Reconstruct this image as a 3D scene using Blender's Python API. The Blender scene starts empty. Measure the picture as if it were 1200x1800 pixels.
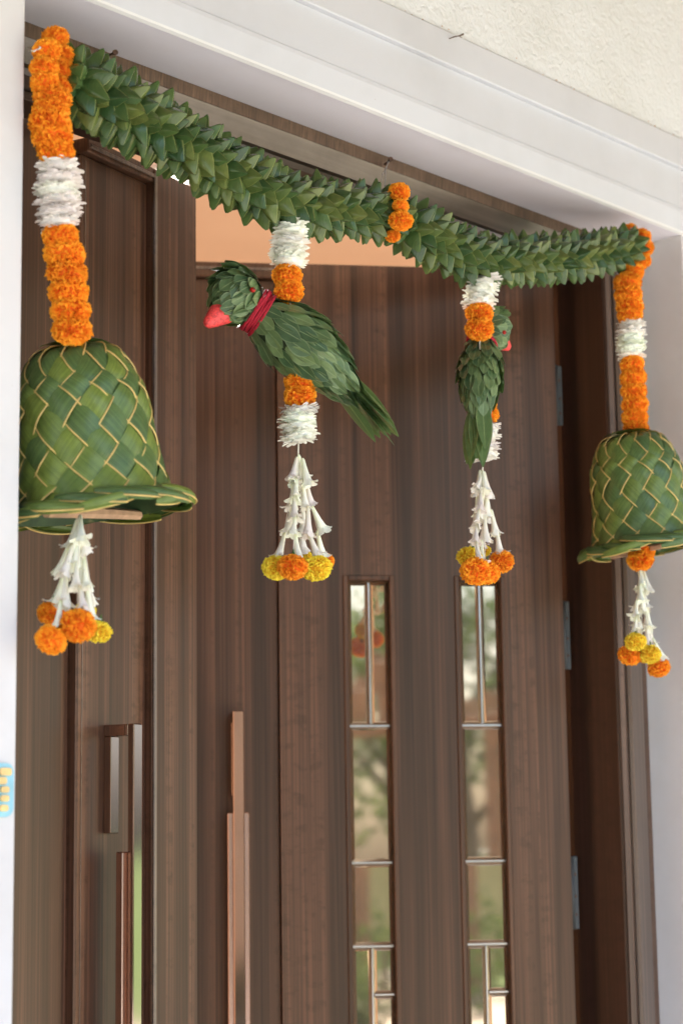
import bpy, math, random
import numpy as np
from mathutils import Vector, Matrix, Quaternion, noise as mnoise

R_ = math.radians
random.seed(7)
SC = bpy.context.scene
COL = SC.collection

# ------------------------------------------------------------------ camera
CAM = np.array([0.0, -2.0, 1.25])
PSI, TILT, ROLL, FPX = R_(48.32), R_(9.30), R_(-0.79), 3500.0
_fw = np.array([math.sin(PSI) * math.cos(TILT), math.cos(PSI) * math.cos(TILT), math.sin(TILT)])
_r = np.array([math.cos(PSI), -math.sin(PSI), 0.0])
_u = np.cross(_r, _fw)
_R = math.cos(ROLL) * _r + math.sin(ROLL) * _u
_U = -math.sin(ROLL) * _r + math.cos(ROLL) * _u
cam = bpy.data.cameras.new('camera')
camo = bpy.data.objects.new('camera', cam)
COL.objects.link(camo)
camo.matrix_world = Matrix(((_R[0], _U[0], -_fw[0], CAM[0]), (_R[1], _U[1], -_fw[1], CAM[1]),
                            (_R[2], _U[2], -_fw[2], CAM[2]), (0, 0, 0, 1)))
cam.sensor_fit = 'VERTICAL'
cam.sensor_height = 36.0
cam.sensor_width = 24.0
cam.lens = 70.0
cam.clip_start = 0.05
cam.clip_end = 600
cam.dof.use_dof = True
cam.dof.focus_distance = 3.08
cam.dof.aperture_fstop = 4.0
SC.camera = camo

# ------------------------------------------------------------------ sky, sun, exposure
SUN_EL, SUN_AZ = R_(60), R_(235)         # high sun in front and to the left, kept off the door by the porch roof; azimuth from +Y towards +X
w = bpy.data.worlds.new('World')
SC.world = w
w.use_nodes = True
nt = w.node_tree
bg = nt.nodes['Background']
sky = nt.nodes.new('ShaderNodeTexSky')
sky.sky_type = 'NISHITA'
sky.sun_disc = False
sky.sun_elevation = SUN_EL
sky.sun_rotation = SUN_AZ
sky.air_density = 1.0
sky.dust_density = 4.0
nt.links.new(sky.outputs[0], bg.inputs[0])
bg.inputs[1].default_value = 0.15
sun = bpy.data.lights.new('sun', 'SUN')
sun.energy = 5.0
sun.angle = R_(0.5)
sun.color = (1.0, 0.94, 0.85)
suno = bpy.data.objects.new('sun', sun)
COL.objects.link(suno)
sd = Vector((math.sin(SUN_AZ) * math.cos(SUN_EL), math.cos(SUN_AZ) * math.cos(SUN_EL), math.sin(SUN_EL)))
suno.rotation_euler = sd.to_track_quat('Z', 'Y').to_euler()
suno.location = (-8, -6, 12)
SC.view_settings.view_transform = 'Standard'
SC.view_settings.look = 'None'
SC.view_settings.gamma = 1.0
SC.view_settings.exposure = 1.6
SC.view_settings.use_white_balance = True
SC.view_settings.white_balance_temperature = 5380
SC.view_settings.white_balance_tint = 8
SC.cycles.max_bounces = 7
SC.cycles.diffuse_bounces = 5
SC.cycles.glossy_bounces = 3
SC.cycles.transmission_bounces = 2
SC.cycles.sample_clamp_indirect = 8.0
SC.view_settings.use_curve_mapping = False


def at(px, py, Y):
    """point on the vertical plane y = Y that lies on the sight line through (px, py) of the 1200 x 1800 photograph"""
    d = _fw + _R * (px - 600) / FPX + _U * (900 - py) / FPX
    return Vector(CAM + d * (Y - CAM[1]) / d[1])


def on_plane(px, py, P, n):
    d = _fw + _R * (px - 600) / FPX + _U * (900 - py) / FPX
    return Vector(CAM + d * ((np.array(P) - CAM) @ np.array(n)) / (d @ np.array(n)))


# ------------------------------------------------------------------ mesh helpers
class MB:
    def __init__(self):
        self.v, self.f, self.uv = [], [], []

    def add(self, verts, faces, uvs=None):
        o = len(self.v)
        self.v += [tuple(p) for p in verts]
        self.f += [tuple(i + o for i in q) for q in faces]
        self.uv += list(uvs) if uvs is not None else [(0.0, 0.0)] * len(verts)
        return self

    def box(self, x0, x1, y0, y1, z0, z1, bev=0.0):
        x0, x1 = min(x0, x1), max(x0, x1)
        y0, y1 = min(y0, y1), max(y0, y1)
        z0, z1 = min(z0, z1), max(z0, z1)
        if bev <= 0:
            vs = [(x, y, z) for z in (z0, z1) for y in (y0, y1) for x in (x0, x1)]
            return self.add(vs, [(0, 2, 3, 1), (4, 5, 7, 6), (0, 1, 5, 4), (2, 6, 7, 3), (0, 4, 6, 2), (1, 3, 7, 5)])
        # chamfered box: 24 vertices
        b = min(bev, (x1 - x0) * .45, (y1 - y0) * .45, (z1 - z0) * .45)
        vs, ix = [], {}
        for sx in (0, 1):
            for sy in (0, 1):
                for sz in (0, 1):
                    cx, cy, cz = (x0, x1)[sx], (y0, y1)[sy], (z0, z1)[sz]
                    ox, oy, oz = (b, -b)[sx], (b, -b)[sy], (b, -b)[sz]
                    ix[sx, sy, sz, 0] = len(vs); vs.append((cx, cy + oy, cz + oz))
                    ix[sx, sy, sz, 1] = len(vs); vs.append((cx + ox, cy, cz + oz))
                    ix[sx, sy, sz, 2] = len(vs); vs.append((cx + ox, cy + oy, cz))
        fs = []
        for s in (0, 1):
            q = [ix[s, 0, 0, 0], ix[s, 1, 0, 0], ix[s, 1, 1, 0], ix[s, 0, 1, 0]]
            fs.append(q if s else q[::-1])
            q = [ix[0, s, 0, 1], ix[1, s, 0, 1], ix[1, s, 1, 1], ix[0, s, 1, 1]]
            fs.append(q[::-1] if s else q)
            q = [ix[0, 0, s, 2], ix[1, 0, s, 2], ix[1, 1, s, 2], ix[0, 1, s, 2]]
            fs.append(q if s else q[::-1])
        for a in (0, 1):
            for c in (0, 1):
                fs.append([ix[a, c, 0, 0], ix[a, c, 1, 0], ix[a, c, 1, 1], ix[a, c, 0, 1]])
                fs.append([ix[a, 0, c, 0], ix[a, 1, c, 0], ix[a, 1, c, 2], ix[a, 0, c, 2]])
                fs.append([ix[0, a, c, 1], ix[1, a, c, 1], ix[1, a, c, 2], ix[0, a, c, 2]])
                for e in (0, 1):
                    fs.append([ix[a, c, e, 0], ix[a, c, e, 1], ix[a, c, e, 2]])
        return self.add(vs, fs)

    def grid(self, rows, uvrows=None, wrap=False):
        n, m = len(rows), len(rows[0])
        vs = [p for r in rows for p in r]
        fs = []
        for i in range(n - 1):
            for j in range(m if wrap else m - 1):
                k = (j + 1) % m
                fs.append((i * m + j, i * m + k, (i + 1) * m + k, (i + 1) * m + j))
        uvs = [q for r in uvrows for q in r] if uvrows else [(j / max(1, m - 1), i / max(1, n - 1)) for i in range(n) for j in range(m)]
        return self.add(vs, fs, uvs)

    def tube(self, pts, rad, seg=8, cap=True):
        pts = [Vector(p) for p in pts]
        rads = rad if isinstance(rad, (list, tuple)) else [rad] * len(pts)
        rows, up = [], None
        for i, p in enumerate(pts):
            t = (pts[min(i + 1, len(pts) - 1)] - pts[max(i - 1, 0)]).normalized()
            if up is None:
                up = t.orthogonal().normalized()
            up = (up - t * up.dot(t)).normalized()
            s = t.cross(up)
            rows.append([p + (up * math.cos(2 * math.pi * k / seg) + s * math.sin(2 * math.pi * k / seg)) * rads[i] for k in range(seg)])
        self.grid(rows, wrap=True)
        if cap:
            o = len(self.v)
            n = len(pts)
            self.f.append(tuple(range(o - n * seg, o - n * seg + seg))[::-1])
            self.f.append(tuple(range(o - seg, o)))
        return self

    def mesh(self, name, smooth=False):
        me = bpy.data.meshes.new(name)
        me.from_pydata(self.v, [], self.f)
        lay = me.uv_layers.new(name='UVMap')
        li = np.zeros(len(me.loops), dtype=np.int32)
        me.loops.foreach_get('vertex_index', li)
        lay.data.foreach_set('uv', np.array(self.uv, dtype=np.float32)[li].ravel())
        if smooth:
            me.polygons.foreach_set('use_smooth', [True] * len(me.polygons))
        me.update()
        return me


def obj(name, mesh, mat=None, parent=None, smooth=False, loc=None, rot=None, scale=None):
    if isinstance(mesh, MB):
        mesh = mesh.mesh(name, smooth)
    if mat is not None and not mesh.materials:
        mesh.materials.append(mat)
    o = bpy.data.objects.new(name, mesh)
    COL.objects.link(o)
    if parent is not None:
        o.parent = parent
    if loc is not None:
        o.location = loc
    if rot is not None:
        o.rotation_mode = 'QUATERNION'
        o.rotation_quaternion = rot
    if scale is not None:
        o.scale = scale if hasattr(scale, '__len__') else (scale,) * 3
    return o


def tag(o, label=None, cat=None, group=None, kind=None):
    if label: o['label'] = label
    if cat: o['category'] = cat
    if group: o['group'] = group
    if kind: o['kind'] = kind
    return o


def thing(name, label, cat, loc=(0, 0, 0), group=None, rot=None):
    o = bpy.data.objects.new(name, None)
    o.empty_display_size = 0.05
    COL.objects.link(o)
    o.location = loc
    if rot is not None:
        o.rotation_mode = 'QUATERNION'
        o.rotation_quaternion = rot
    return tag(o, label, cat, group)


# ------------------------------------------------------------------ material helpers
class NT:
    def __init__(self, name):
        self.m = bpy.data.materials.new(name)
        self.m.use_nodes = True
        self.t = self.m.node_tree
        self.b = self.t.nodes['Principled BSDF']
        self.out = self.t.nodes['Material Output']

    def n(self, typ, **kw):
        x = self.t.nodes.new('ShaderNode' + typ)
        for k, v in kw.items():
            if k.startswith('i_'):
                key = k[2:].replace('_', ' ')
                x.inputs[int(key) if key.isdigit() else key].default_value = v
            else:
                setattr(x, k, v)
        return x

    def l(self, a, b):
        self.t.links.new(a, b)

    def set(self, **kw):
        for k, v in kw.items():
            self.b.inputs[k.replace('_', ' ')].default_value = v
        return self

    def coord(self, kind='Object', scale=(1, 1, 1)):
        tc = self.n('TexCoord')
        mp = self.n('Mapping')
        mp.inputs['Scale'].default_value = scale
        self.l(tc.outputs[kind], mp.inputs['Vector'])
        return mp.outputs[0]

    def noise(self, vec, scale, detail=4, rough=.55):
        x = self.n('TexNoise')
        x.inputs['Scale'].default_value = scale
        x.inputs['Detail'].default_value = detail
        x.inputs['Roughness'].default_value = rough
        self.l(vec, x.inputs['Vector'])
        return x.outputs['Fac']

    def ramp(self, fac, stops):
        x = self.n('ValToRGB')
        e = x.color_ramp.elements
        while len(e) < len(stops):
            e.new(0.5)
        for k, (p, c) in enumerate(stops):
            e[k].position = p
            e[k].color = (c[0], c[1], c[2], 1) if hasattr(c, '__len__') else (c, c, c, 1)
        self.l(fac, x.inputs[0])
        return x.outputs[0]

    def mix(self, a, b, fac, mode='MIX'):
        x = self.n('MixRGB', blend_type=mode)
        for k, s in ((0, fac), (1, a), (2, b)):
            if isinstance(s, (int, float)):
                x.inputs[k].default_value = s
            elif isinstance(s, (tuple, list)):
                x.inputs[k].default_value = (s[0], s[1], s[2], 1)
            else:
                self.l(s, x.inputs[k])
        return x.outputs[0]

    def math(self, op, a, b=None, c=None):
        x = self.n('Math', operation=op)
        for k, s in enumerate((a, b, c)):
            if s is None: continue
            if isinstance(s, (int, float)):
                x.inputs[k].default_value = s
            else:
                self.l(s, x.inputs[k])
        return x.outputs[0]

    def bump(self, h, strength=.3, dist=.002):
        x = self.n('Bump')
        x.inputs['Strength'].default_value = strength
        x.inputs['Distance'].default_value = dist
        self.l(h, x.inputs['Height'])
        self.l(x.outputs[0], self.b.inputs['Normal'])

    def base(self, c):
        if isinstance(c, (tuple, list)):
            self.b.inputs['Base Color'].default_value = (c[0], c[1], c[2], 1)
        else:
            self.l(c, self.b.inputs['Base Color'])
        return self

    def rnd(self):
        return self.n('ObjectInfo').outputs['Random']

    def translucent(self, color, fac):
        tr = self.n('BsdfTranslucent')
        if isinstance(color, (tuple, list)):
            tr.inputs[0].default_value = (color[0], color[1], color[2], 1)
        else:
            self.l(color, tr.inputs[0])
        mx = self.n('MixShader')
        mx.inputs[0].default_value = fac
        self.l(self.b.outputs[0], mx.inputs[1])
        self.l(tr.outputs[0], mx.inputs[2])
        self.l(mx.outputs[0], self.out.inputs['Surface'])


M = {}


def m_wood(name, dark, mid, light, rough=.28, coat=.5, seed=0.0, sx=1.0):
    """veneer with fine grain along z; colour bands across the width"""
    t = NT(name)
    co = t.coord('Object', (sx, 1, 1))
    mp = t.n('Mapping'); t.l(co, mp.inputs[0])
    mp.inputs['Scale'].default_value = (24, 24, .32); mp.inputs['Location'].default_value = (seed, seed * 2, seed)
    mp2 = t.n('Mapping'); t.l(co, mp2.inputs[0])
    mp2.inputs['Scale'].default_value = (230, 230, 1.6); mp2.inputs['Location'].default_value = (seed, 3, 1)
    mp3 = t.n('Mapping'); t.l(co, mp3.inputs[0])
    mp3.inputs['Scale'].default_value = (26, 26, 46); mp3.inputs['Location'].default_value = (seed, 0, 2)
    wide = t.noise(mp.outputs[0], 1.0, 3, .6)
    fine = t.noise(mp2.outputs[0], 1.0, 4, .6)
    figure = t.noise(mp3.outputs[0], 1.0, 4, .65)
    col = t.ramp(wide, [(.30, dark), (.47, mid), (.60, light), (.72, mid)])
    f2 = t.ramp(fine, [(.34, (.50, .50, .52)), (.50, (.96, .95, .94)), (.66, (1.52, 1.46, 1.38))])
    col = t.mix(col, f2, .85, 'MULTIPLY')
    # cross-grain flecks appear only inside some of the bands
    fl = t.ramp(figure, [(.50, 1.0), (.62, .62)])
    sel = t.ramp(wide, [(.52, 0), (.60, 1), (.66, 0)])
    col = t.mix(col, t.mix(col, fl, 1.0, 'MULTIPLY'), sel)
    t.base(col)
    t.set(Roughness=rough, Coat_Weight=coat, Coat_Roughness=.30, Coat_IOR=1.6, IOR=1.6)
    t.b.inputs['Specular Tint'].default_value = (1.0, .80, .56, 1)
    t.l(t.math('MULTIPLY_ADD', fine, .14, rough - .05), t.b.inputs['Roughness'])
    t.bump(fine, .12, .0008)
    return t.m


M['door'] = m_wood('door_veneer', (.024, .0130, .0090), (.068, .0320, .0190), (.124, .061, .035), .34, 0.0)
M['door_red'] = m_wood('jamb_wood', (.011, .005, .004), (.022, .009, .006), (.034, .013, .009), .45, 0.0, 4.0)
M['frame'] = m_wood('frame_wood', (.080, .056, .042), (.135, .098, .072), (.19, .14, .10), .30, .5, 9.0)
M['frame_dark'] = m_wood('frame_edge_wood', (.055, .033, .024), (.095, .058, .041), (.13, .08, .055), .45, .1, 2.0)


def m_head(name, seed):
    """same frame timber with the grain running along x"""
    t = NT(name)
    co = t.coord('Object', (.9, 60, 60))
    fine = t.noise(co, 1.0, 5, .6)
    co2 = t.coord('Object', (6, 14, 14))
    dirt = t.noise(co2, 1.0, 5, .65)
    col = t.ramp(fine, [(.3, (.085, .062, .047)), (.55, (.14, .105, .08)), (.7, (.19, .15, .115))])
    col = t.mix(col, t.ramp(dirt, [(.35, (.55, .5, .45)), (.6, (1.05, 1.05, 1.05))]), .8, 'MULTIPLY')
    t.base(col)
    t.set(Roughness=.3, Coat_Weight=.5, Coat_Roughness=.2)
    t.bump(fine, .15, .001)
    return t.m


M['head'] = m_head('head_wood', 1)


def m_paint(name, c, c2, bump=.06, scale=30, rough=.6):
    t = NT(name)
    co = t.coord('Object')
    a = t.noise(co, 5, 5, .6)
    b = t.noise(co, scale, 6, .6)
    col = t.mix(c, c2, t.ramp(a, [(.4, 0), (.7, 1)]))
    sp = t.n('TexVoronoi'); sp.inputs['Scale'].default_value = 55
    t.l(co, sp.inputs['Vector'])
    spot = t.ramp(sp.outputs['Distance'], [(.035, 1), (.06, 0)])
    gate = t.ramp(t.noise(co, 9, 2), [(.58, 0), (.62, 1)])
    col = t.mix(col, (c[0] * .72, c[1] * .68, c[2] * .62), t.math('MULTIPLY', spot, gate))
    t.base(col)
    t.set(Roughness=rough)
    t.bump(b, bump, .003)
    return t.m


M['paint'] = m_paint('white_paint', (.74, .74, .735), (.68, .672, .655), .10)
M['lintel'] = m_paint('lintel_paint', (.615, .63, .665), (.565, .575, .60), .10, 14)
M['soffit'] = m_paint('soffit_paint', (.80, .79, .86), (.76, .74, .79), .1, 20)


def m_stucco():
    t = NT('stucco')
    co = t.coord('Object')
    a = t.noise(co, 60, 5, .55)
    v = t.n('TexVoronoi', feature='SMOOTH_F1'); v.inputs['Scale'].default_value = 120
    dist = t.mix(co, t.n('TexNoise').outputs['Color'], .0)
    nz = t.n('TexNoise'); nz.inputs['Scale'].default_value = 40; t.l(co, nz.inputs['Vector'])
    warp = t.mix(co, nz.outputs['Color'], .03)
    t.l(warp, v.inputs['Vector'])
    h = t.math('ADD', t.math('MULTIPLY', v.outputs['Distance'], .8), a)
    col = t.mix((.72, .74, .745), (.675, .69, .68), t.ramp(t.noise(co, 7, 4), [(.4, 0), (.7, 1)]))
    t.base(col)
    t.set(Roughness=.8)
    t.bump(h, .5, .005)
    return t.m


M['stucco'] = m_stucco()


def m_plain(name, c, rough=.5, metallic=0.0, noise_amt=.15, nscale=40, **kw):
    t = NT(name)
    n = t.noise(t.coord('Object'), nscale, 4)
    f = t.ramp(n, [(.3, 1 - noise_amt), (.7, 1 + noise_amt)])
    t.base(t.mix((c[0], c[1], c[2]), f, 1.0, 'MULTIPLY'))
    t.set(Roughness=rough, Metallic=metallic, **kw)
    return t.m


M['copper'] = m_plain('rose_copper', (.60, .43, .34), .08, 1.0, .05, 8)
M['copper_satin'] = m_plain('satin_copper', (.56, .38, .295), .24, 1.0, .05, 8)
M['steel'] = m_plain('hinge_steel', (.07, .073, .066), .55, .1, .1)
M['rust'] = m_plain('rusty_iron', (.10, .055, .035), .7, .4, .4, 300)
M['came'] = m_plain('pale_came', (.62, .58, .53), .22, .85, .05)
M['wire'] = m_plain('thin_wire', (.45, .43, .40), .4, .7, .1)
M['string'] = m_plain('cotton_thread', (.78, .74, .62), .8)
M['red_beak'] = m_plain('red_beak', (.85, .075, .065), .5, 0, .35, 260)
M['red_yarn'] = m_plain('crimson_yarn', (.42, .010, .028), .8, 0, .35, 500)
M['red_bead'] = m_plain('red_bead', (.45, .02, .012), .15)
M['core'] = m_plain('garland_core', (.03, .05, .015), .8)
M['stick'] = m_plain('split_wood', (.52, .34, .20), .6, 0, .2, 60)
M['rib'] = m_plain('yellow_midrib', (.68, .50, .15), .45, 0, .2, 60)
M['plaque'] = m_plain('blue_enamel', (.30, .60, .72), .35, 0, .1)
M['gold'] = m_plain('gold_paint', (.66, .50, .22), .35, .4, .2)
M['peach'] = m_paint('peach_paint', (.74, .54, .37), (.72, .52, .355), .02, 10)
M['floor'] = m_plain('stone_floor', (.45, .38, .31), .35, 0, .1, 6)
M['paving'] = m_plain('sand_paving', (.46, .40, .32), .7, 0, .15, 3)
M['lawn'] = m_plain('lawn_grass', (.10, .16, .035), .8, 0, .4, 9)
M['cream_wall'] = m_plain('cream_wall', (.66, .53, .34), .8, 0, .1, 2)
M['tan_wall'] = m_plain('tan_wall', (.46, .33, .22), .8, 0, .15, 2)
M['bark'] = m_plain('tree_bark', (.14, .10, .07), .9, 0, .4, 12)
M['roof'] = m_plain('roof_slab', (.4, .38, .35), .8)
M['timber'] = m_plain('garden_timber', (.20, .10, .05), .6, 0, .3, 8)


def m_leaf(name, c1, c2, c3, rough=.38, veins=True, transl=.12, stripe=False, edge=None):
    t = NT(name)
    tc = t.n('TexCoord')
    sep = t.n('SeparateXYZ'); t.l(tc.outputs['UV'], sep.inputs[0])
    r = t.rnd()
    col = t.ramp(r, [(0.0, c1), (.5, c2), (1.0, c3)])
    nz = t.noise(t.coord('Object'), 38, 4, .6)
    col = t.mix(col, t.ramp(nz, [(.3, (.72, .76, .72)), (.7, (1.22, 1.18, 1.12))]), .9, 'MULTIPLY')
    du = t.math('ABSOLUTE', t.math('SUBTRACT', sep.outputs[0], .5))
    if veins:
        mid = t.ramp(du, [(.012, 1), (.035, 0)])
        col = t.mix(col, (c3[0] * 1.9, c3[1] * 1.7, c3[2] * 2.0), t.math('MULTIPLY', mid, .55))
        ph = t.math('SUBTRACT', t.math('MULTIPLY', sep.outputs[1], 60), t.math('MULTIPLY', du, 55))
        vein = t.math('SINE', ph)
        col = t.mix(col, (1.14, 1.14, 1.1), t.math('MULTIPLY', t.ramp(vein, [(.6, 0), (1, 1)]), .3), 'MULTIPLY')
        t.bump(vein, .12, .0006)
    if stripe:
        mp = t.n('Mapping'); t.l(tc.outputs['UV'], mp.inputs[0]); mp.inputs['Scale'].default_value = (26, .8, 1)
        st = t.noise(mp.outputs[0], 1.0, 3, .5)
        col = t.mix(col, t.ramp(st, [(.35, (.70, .72, .72)), (.65, (1.24, 1.22, 1.15))]), .85, 'MULTIPLY')
        dry = t.ramp(t.noise(t.coord('Object'), 24, 3, .6), [(.66, 0), (.74, 1)])
        col = t.mix(col, (.27, .25, .10), t.math('MULTIPLY', dry, .6))
        t.bump(st, .3, .0010)
    if edge:
        ed = t.ramp(du, [(.42, 0), (.48, 1)])
        col = t.mix(col, edge, t.math('MULTIPLY', ed, .7))
    t.base(col)
    t.set(Roughness=rough)
    t.b.inputs['Specular IOR Level'].default_value = .45
    if transl:
        t.translucent(t.mix(col, (1.3, 1.5, .6), 1.0, 'MULTIPLY'), transl)
    return t.m


M['fold'] = m_leaf('folded_leaf', (.036, .080, .026), (.080, .134, .036), (.165, .200, .050), .22, True, .04, edge=(.26, .27, .10))
M['scale'] = m_leaf('feather_leaf', (.060, .115, .050), (.120, .190, .078), (.205, .285, .112), .34, True, .08, edge=(.30, .38, .19))
M['tail'] = m_leaf('tail_leaf', (.085, .15, .05), (.12, .19, .06), (.16, .23, .075), .36, True, .12, edge=(.2, .25, .1))
M['palm'] = m_leaf('palm_strip', (.080, .145, .055), (.130, .205, .055), (.215, .285, .050), .30, False, .12, stripe=True)
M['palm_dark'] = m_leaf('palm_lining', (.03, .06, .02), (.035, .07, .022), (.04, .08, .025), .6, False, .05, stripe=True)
M['foliage'] = m_leaf('tree_foliage', (.05, .09, .02), (.08, .13, .03), (.12, .17, .04), .5, False, .25)


def m_petal(name, a, b, transl, rough=.6):
    t = NT(name)
    tc = t.n('TexCoord')
    sep = t.n('SeparateXYZ'); t.l(tc.outputs['UV'], sep.inputs[0])
    col = t.mix(a, b, sep.outputs[1])
    col = t.mix(col, t.ramp(t.rnd(), [(0, (.96, .90, .92)), (1, (1.08, 1.14, 1.04))]), .9, 'MULTIPLY')
    t.base(col)
    t.set(Roughness=rough)
    t.b.inputs['Specular IOR Level'].default_value = .25
    t.translucent(col, transl)
    return t.m


M['orange'] = m_petal('orange_petal', (.95, .22, .003), (1.0, .46, .010), .14)
M['yellow'] = m_petal('yellow_petal', (.85, .47, .006), (1.0, .84, .05), .14)
M['white'] = m_petal('white_petal', (.93, .93, .80), (.985, .98, .93), .12)
M['tuberose'] = m_petal('tuberose_petal', (.90, .90, .68), (.98, .965, .88), .12)
M['sepal'] = m_plain('green_sepal', (.06, .13, .02), .6, 0, .3)


def m_mirror():
    t = NT('bevelled_glass')
    t.base((.76, .60, .41))
    t.set(Roughness=.025, Metallic=.88)
    return t.m


M['glass'] = m_mirror()
t = NT('lamp_glow')
t.set(Emission_Strength=4.0)
t.b.inputs['Emission Color'].default_value = (1.0, .80, .56, 1)
t.base((.9, .85, .8))
M['lamp'] = t.m

# ------------------------------------------------------------------ the setting: ground, garden, house
o = obj('ground', MB().box(-150, 150, -150, 150, -.5, -.02), M['lawn']); tag(o, kind='structure')
o = obj('pavement', MB().box(-9, 12, -11.0, .005, -.3, 0.0), M['paving']); tag(o, kind='structure')

XL, XR, YW, YF, ZS = 1.628, 3.274, .005, .13, 2.413      # opening edges, wall front, frame front, soffit height
house = thing('house', 'white plastered house wall with moulded lintel and rough cream stucco above', 'house', (2.45, .3, 0))
HL = Vector((2.45, .3, 0))


def hpart(name, mb, mat, smooth=False):
    mb.v = [(p[0] - HL.x, p[1] - HL.y, p[2] - HL.z) for p in mb.v]
    return obj(name, mb, mat, house, smooth)


hpart('wall', MB().box(-4.0, XL, YW, .30, 0, ZS + .19, .006), M['paint'])
hpart('wall', MB().box(XR, 7.4, YW, .30, 0, ZS + .19, .006), M['paint'])


def extrude_profile(prof, x0, x1):
    mb = MB()
    n = len(prof)
    for x in (x0, x1):
        mb.v += [(x, p[0], p[1]) for p in prof]
        mb.uv += [(0, 0)] * n
    for i in range(n):
        k = (i + 1) % n
        mb.f.append((i, k, n + k, n + i))
    mb.f.append(tuple(range(n))[::-1])
    mb.f.append(tuple(range(n, 2 * n)))
    return mb


# lintel: soffit with chamfered arris, sloped lower band
hpart('soffit', MB().box(XL, XR, .0105, .2999, ZS, ZS + .03), M['soffit'])
hpart('lintel_edge', extrude_profile([(.0105, ZS - .0015), (.0045, ZS + .001), (.0035, ZS + .0045), (.0105, ZS + .010)], XL - .0, XR), M['paint'])
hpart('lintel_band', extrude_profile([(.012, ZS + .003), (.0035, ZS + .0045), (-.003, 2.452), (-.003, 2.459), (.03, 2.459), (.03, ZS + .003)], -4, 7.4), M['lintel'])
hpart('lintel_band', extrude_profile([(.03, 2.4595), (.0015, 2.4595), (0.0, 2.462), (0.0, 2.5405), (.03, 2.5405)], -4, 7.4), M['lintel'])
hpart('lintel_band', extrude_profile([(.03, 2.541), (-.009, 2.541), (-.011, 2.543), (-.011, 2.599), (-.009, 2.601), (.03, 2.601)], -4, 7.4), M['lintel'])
hpart('lintel_core', MB().box(XL + .001, XR - .001, .030, .2995, ZS + .031, 2.60), M['paint'])
hpart('stucco_wall', MB().box(-4, 7.4, -.004, .3, 2.6015, 4.3), M['stucco'])
hpart('roof', MB().box(-4.4, 7.8, -.25, 7.4, 4.3, 4.5), M['roof'])
hpart('porch_roof', MB().box(-4.4, 7.8, -2.3, -.2505, 3.02, 3.25, .01), M['paint'])
hpart('porch_ceiling', MB().box(-4.35, 7.75, -2.25, -.0045, 2.98, 3.0195), M['timber'])
hpart('wall', MB().box(-4.0, -3.8, .31, 7.2, 0, 4.29), M['paint'])
hpart('wall', MB().box(7.2, 7.4, .31, 7.2, 0, 4.29), M['paint'])
hpart('wall', MB().box(-4.0, 7.4, 7.0, 7.2, 0, 4.29), M['paint'])

# hall behind the doors
o = obj('hall_floor', MB().box(-3.79, 7.19, .006, 6.99, -.2, .012), M['floor']); tag(o, kind='structure')
o = obj('hall_ceiling', MB().box(-3.79, 7.19, .301, 6.99, 2.95, 3.05), M['peach']); tag(o, kind='structure')
o = obj('hall_wall', MB().box(-3.79, 7.19, 4.6, 4.8, 0.013, 2.949), M['peach']); tag(o, kind='structure')
o = obj('hall_wall', MB().box(.2, .4, .301, 4.59, 0.013, 2.949), M['peach']); tag(o, kind='structure')
o = obj('hall_wall', MB().box(6.3, 6.5, .301, 4.59, 0.013, 2.949), M['peach']); tag(o, kind='structure')

lampr = thing('ceiling_lamp', 'lit flush ceiling lamp glowing white above the brown left door', 'lamp', (3.385, 1.600, 2.949))
rows = [[(math.cos(a) * r, math.sin(a) * r, z) for a in [2 * math.pi * k / 32 for k in range(32)]] for r, z in ((.085, 0), (.085, -.012), (.08, -.018), (.072, -.018), (.07, -.012))]
obj('rim', MB().grid(rows, wrap=True), M['paint'], lampr, True)
rows = [[(math.cos(a) * r, math.sin(a) * r, z) for a in [2 * math.pi * k / 32 for k in range(32)]] for r, z in ((.07, -.010), (.06, -.016), (.03, -.020), (.001, -.021))]
obj('diffuser', MB().grid(rows, wrap=True), M['lamp'], lampr, True)
ld = bpy.data.lights.new('lamp_light', 'AREA')
ld.shape = 'DISK'
ld.size = .14
ld.energy = 72
ld.color = (1.0, .84, .66)
lo = bpy.data.objects.new('lamp_light', ld)
COL.objects.link(lo)
lo.parent = lampr
lo.location = (0, 0, -.024)

# ------------------------------------------------------------------ door frame
fr = thing('door_frame', 'dark brown wooden frame lining the doorway under the white lintel', 'door frame', (2.45, .2, 0))
FL = Vector((2.45, .2, 0))


def fpart(name, mb, mat, parent=None):
    mb.v = [(p[0] - FL.x, p[1] - FL.y, p[2] - FL.z) for p in mb.v]
    return obj(name, mb, mat, parent or fr)


def extrude_z(prof, z0, z1):
    mb = MB()
    n = len(prof)
    for z in (z0, z1):
        mb.v += [(p[0], p[1], z) for p in prof]
        mb.uv += [(0, 0)] * n
    for i in range(n):
        k = (i + 1) % n
        mb.f.append((i, k, n + k, n + i))
    mb.f.append(tuple(range(n))[::-1]); mb.f.append(tuple(range(n, 2 * n)))
    return mb


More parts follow.
